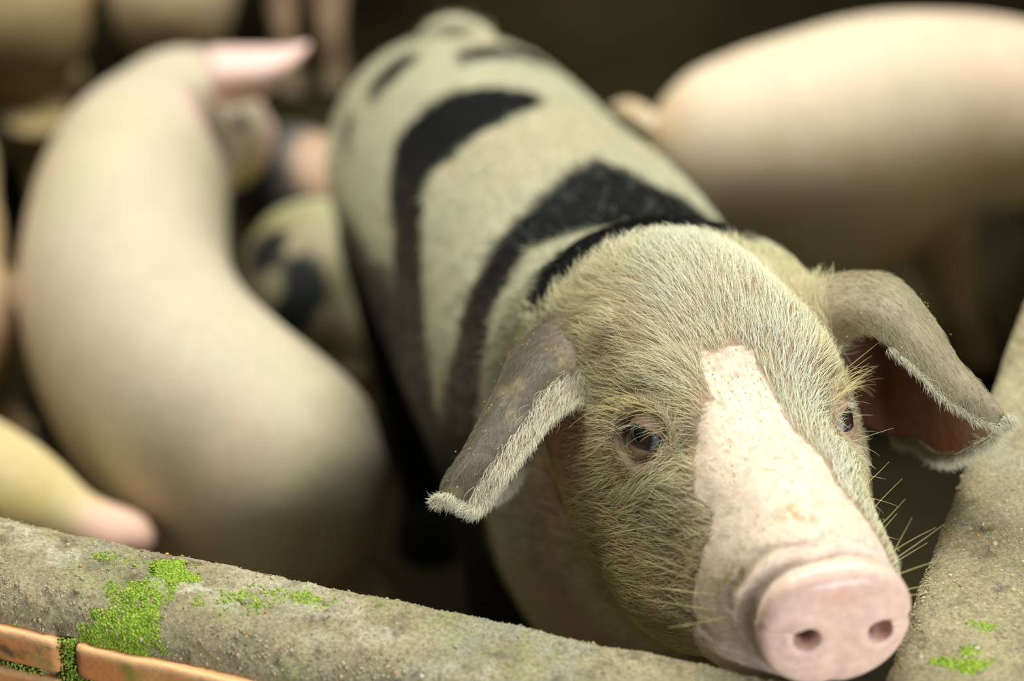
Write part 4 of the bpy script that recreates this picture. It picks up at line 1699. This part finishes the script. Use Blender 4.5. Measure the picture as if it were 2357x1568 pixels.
for (V, Nn_, ms, par, n) in ((WV, WN, WMS, wf, 15000), (WV2, WN2, WMS2, wr, 1500)):
    vis = (V[:, 2] > .52)
    w = np.clip(ms - .14, 0, 1) * vis
    if w.sum() <= 0:
        continue
    w = w * sstep(-.5, .3, vnoise(V, 200, 71, 2))
    P, Q = scatter_on(V, Nn_, w, n, .0013)
    g = rng.uniform(0, 1, n)
    col = lerp(np.tile([.12, .24, .012], (n, 1)), [.42, .55, .07], g ** 1.3)
    blobs('moss', P - Q * .0002, Q, rng.uniform(.0002, .0008, n), col, M_MOSS, par, .8)

# moss that fills the joints between the bricks
n = 2600
tj = t_joint + rng.normal(0, .0022, n)
zz = rng.uniform(.47, ztop + .001, n)
nn = FACE + rng.uniform(.0005, .0055, n)
m2 = rng.random(n) < .45
tj = np.where(m2, t_joint + rng.uniform(-.12, .2, n), tj)
zz = np.where(m2, ztop - BH - .0022 + rng.normal(0, .0012, n), zz)
sel = (~m2) | (vnoise(np.stack([tj, zz, nn], 1), 60, 88, 2) > -.1)
P = np.zeros((n, 3))
P[:, :2] = CORNER + D1 * tj[:, None] + INW1 * nn[:, None]
P[:, 2] = zz
P = P[sel]
Q = np.tile([*INW1, 0], (len(P), 1))
blobs('moss', P, Q, rng.uniform(.0003, .0009, len(P)), lerp(np.tile([.12, .22, .015], (len(P), 1)), [.36, .46, .08], rng.random(len(P))), M_MOSS, wf, .9)

# sand grains and feed crumbs stuck on the cement
for (V, Nn_, par, n) in ((WV, WN, wf, 6500), (WV2, WN2, wr, 6500)):
    w = ((V[:, 2] > .535) & (proj(V)[:, 1] > 700) & (proj(V)[:, 0] > -150) & (proj(V)[:, 0] < 2500)).astype(float) * (.25 + sstep(-.2, .6, vnoise(V, 40, 601, 3)))
    # thicker along the arris on the pen side
    w *= 1 + 3.0 * (Nn_[:, 2] < .9) * (Nn_[:, 2] > .2)
    P, Q = scatter_on(V, Nn_, w, n, .0008)
    pick = rng.random(n)
    col = np.where((pick < .45)[:, None], np.array([.52, .44, .27]), np.where((pick < .80)[:, None], np.array([.36, .31, .19]), np.array([.58, .55, .42])))
    col = np.where((pick > .95)[:, None], np.array([.60, .33, .06]), col) * rng.uniform(.6, 1.15, (n, 1))
    blobs('sand_grains', P, Q, rng.uniform(.0002, .0006, n) * (1 + (rng.random(n) < .03) * 1.4), col, M_CRUMB, par, .9)

# feed crumbs caught in the hair of the spotted pig's face
m_ = (th_[:, 0] < .30) & (th_[:, 0] > .018) & (np.einsum('ij,ij->i', tno, tv) > .1) & (tno[:, 2] > .0)
w = ta * m_ * (.15 + sstep(.0, .5, vnoise(tc, 28, 611, 2)))
w *= 1 + 3 * (np.abs(th_[:, 1]) < .03)
w = w / w.sum()
i = rng.choice(ntri, 750, p=w)
lift = np.where(hero_masks(tc[i], tno[i])[4] > .5, .0003, rng.uniform(.0015, .005, 750))
col = np.array([.62, .44, .10]) * rng.uniform(.8, 1.25, (750, 1))
blobs('feed_crumbs', tc[i] + tno[i] * lift[:, None], tno[i], rng.uniform(.00014, .0004, 750), col, M_CRUMB, hero, .9)
i = np.where(tear & (np.einsum('ij,ij->i', tno, tv) > .1))[0]
i = rng.choice(i, 160)
col = np.array([.66, .55, .22]) * rng.uniform(.6, 1.2, (160, 1))
blobs('feed_crumbs', tc[i] + tno[i] * .001, tno[i], rng.uniform(.0002, .0004, 160), col, M_CRUMB, hero, .9)
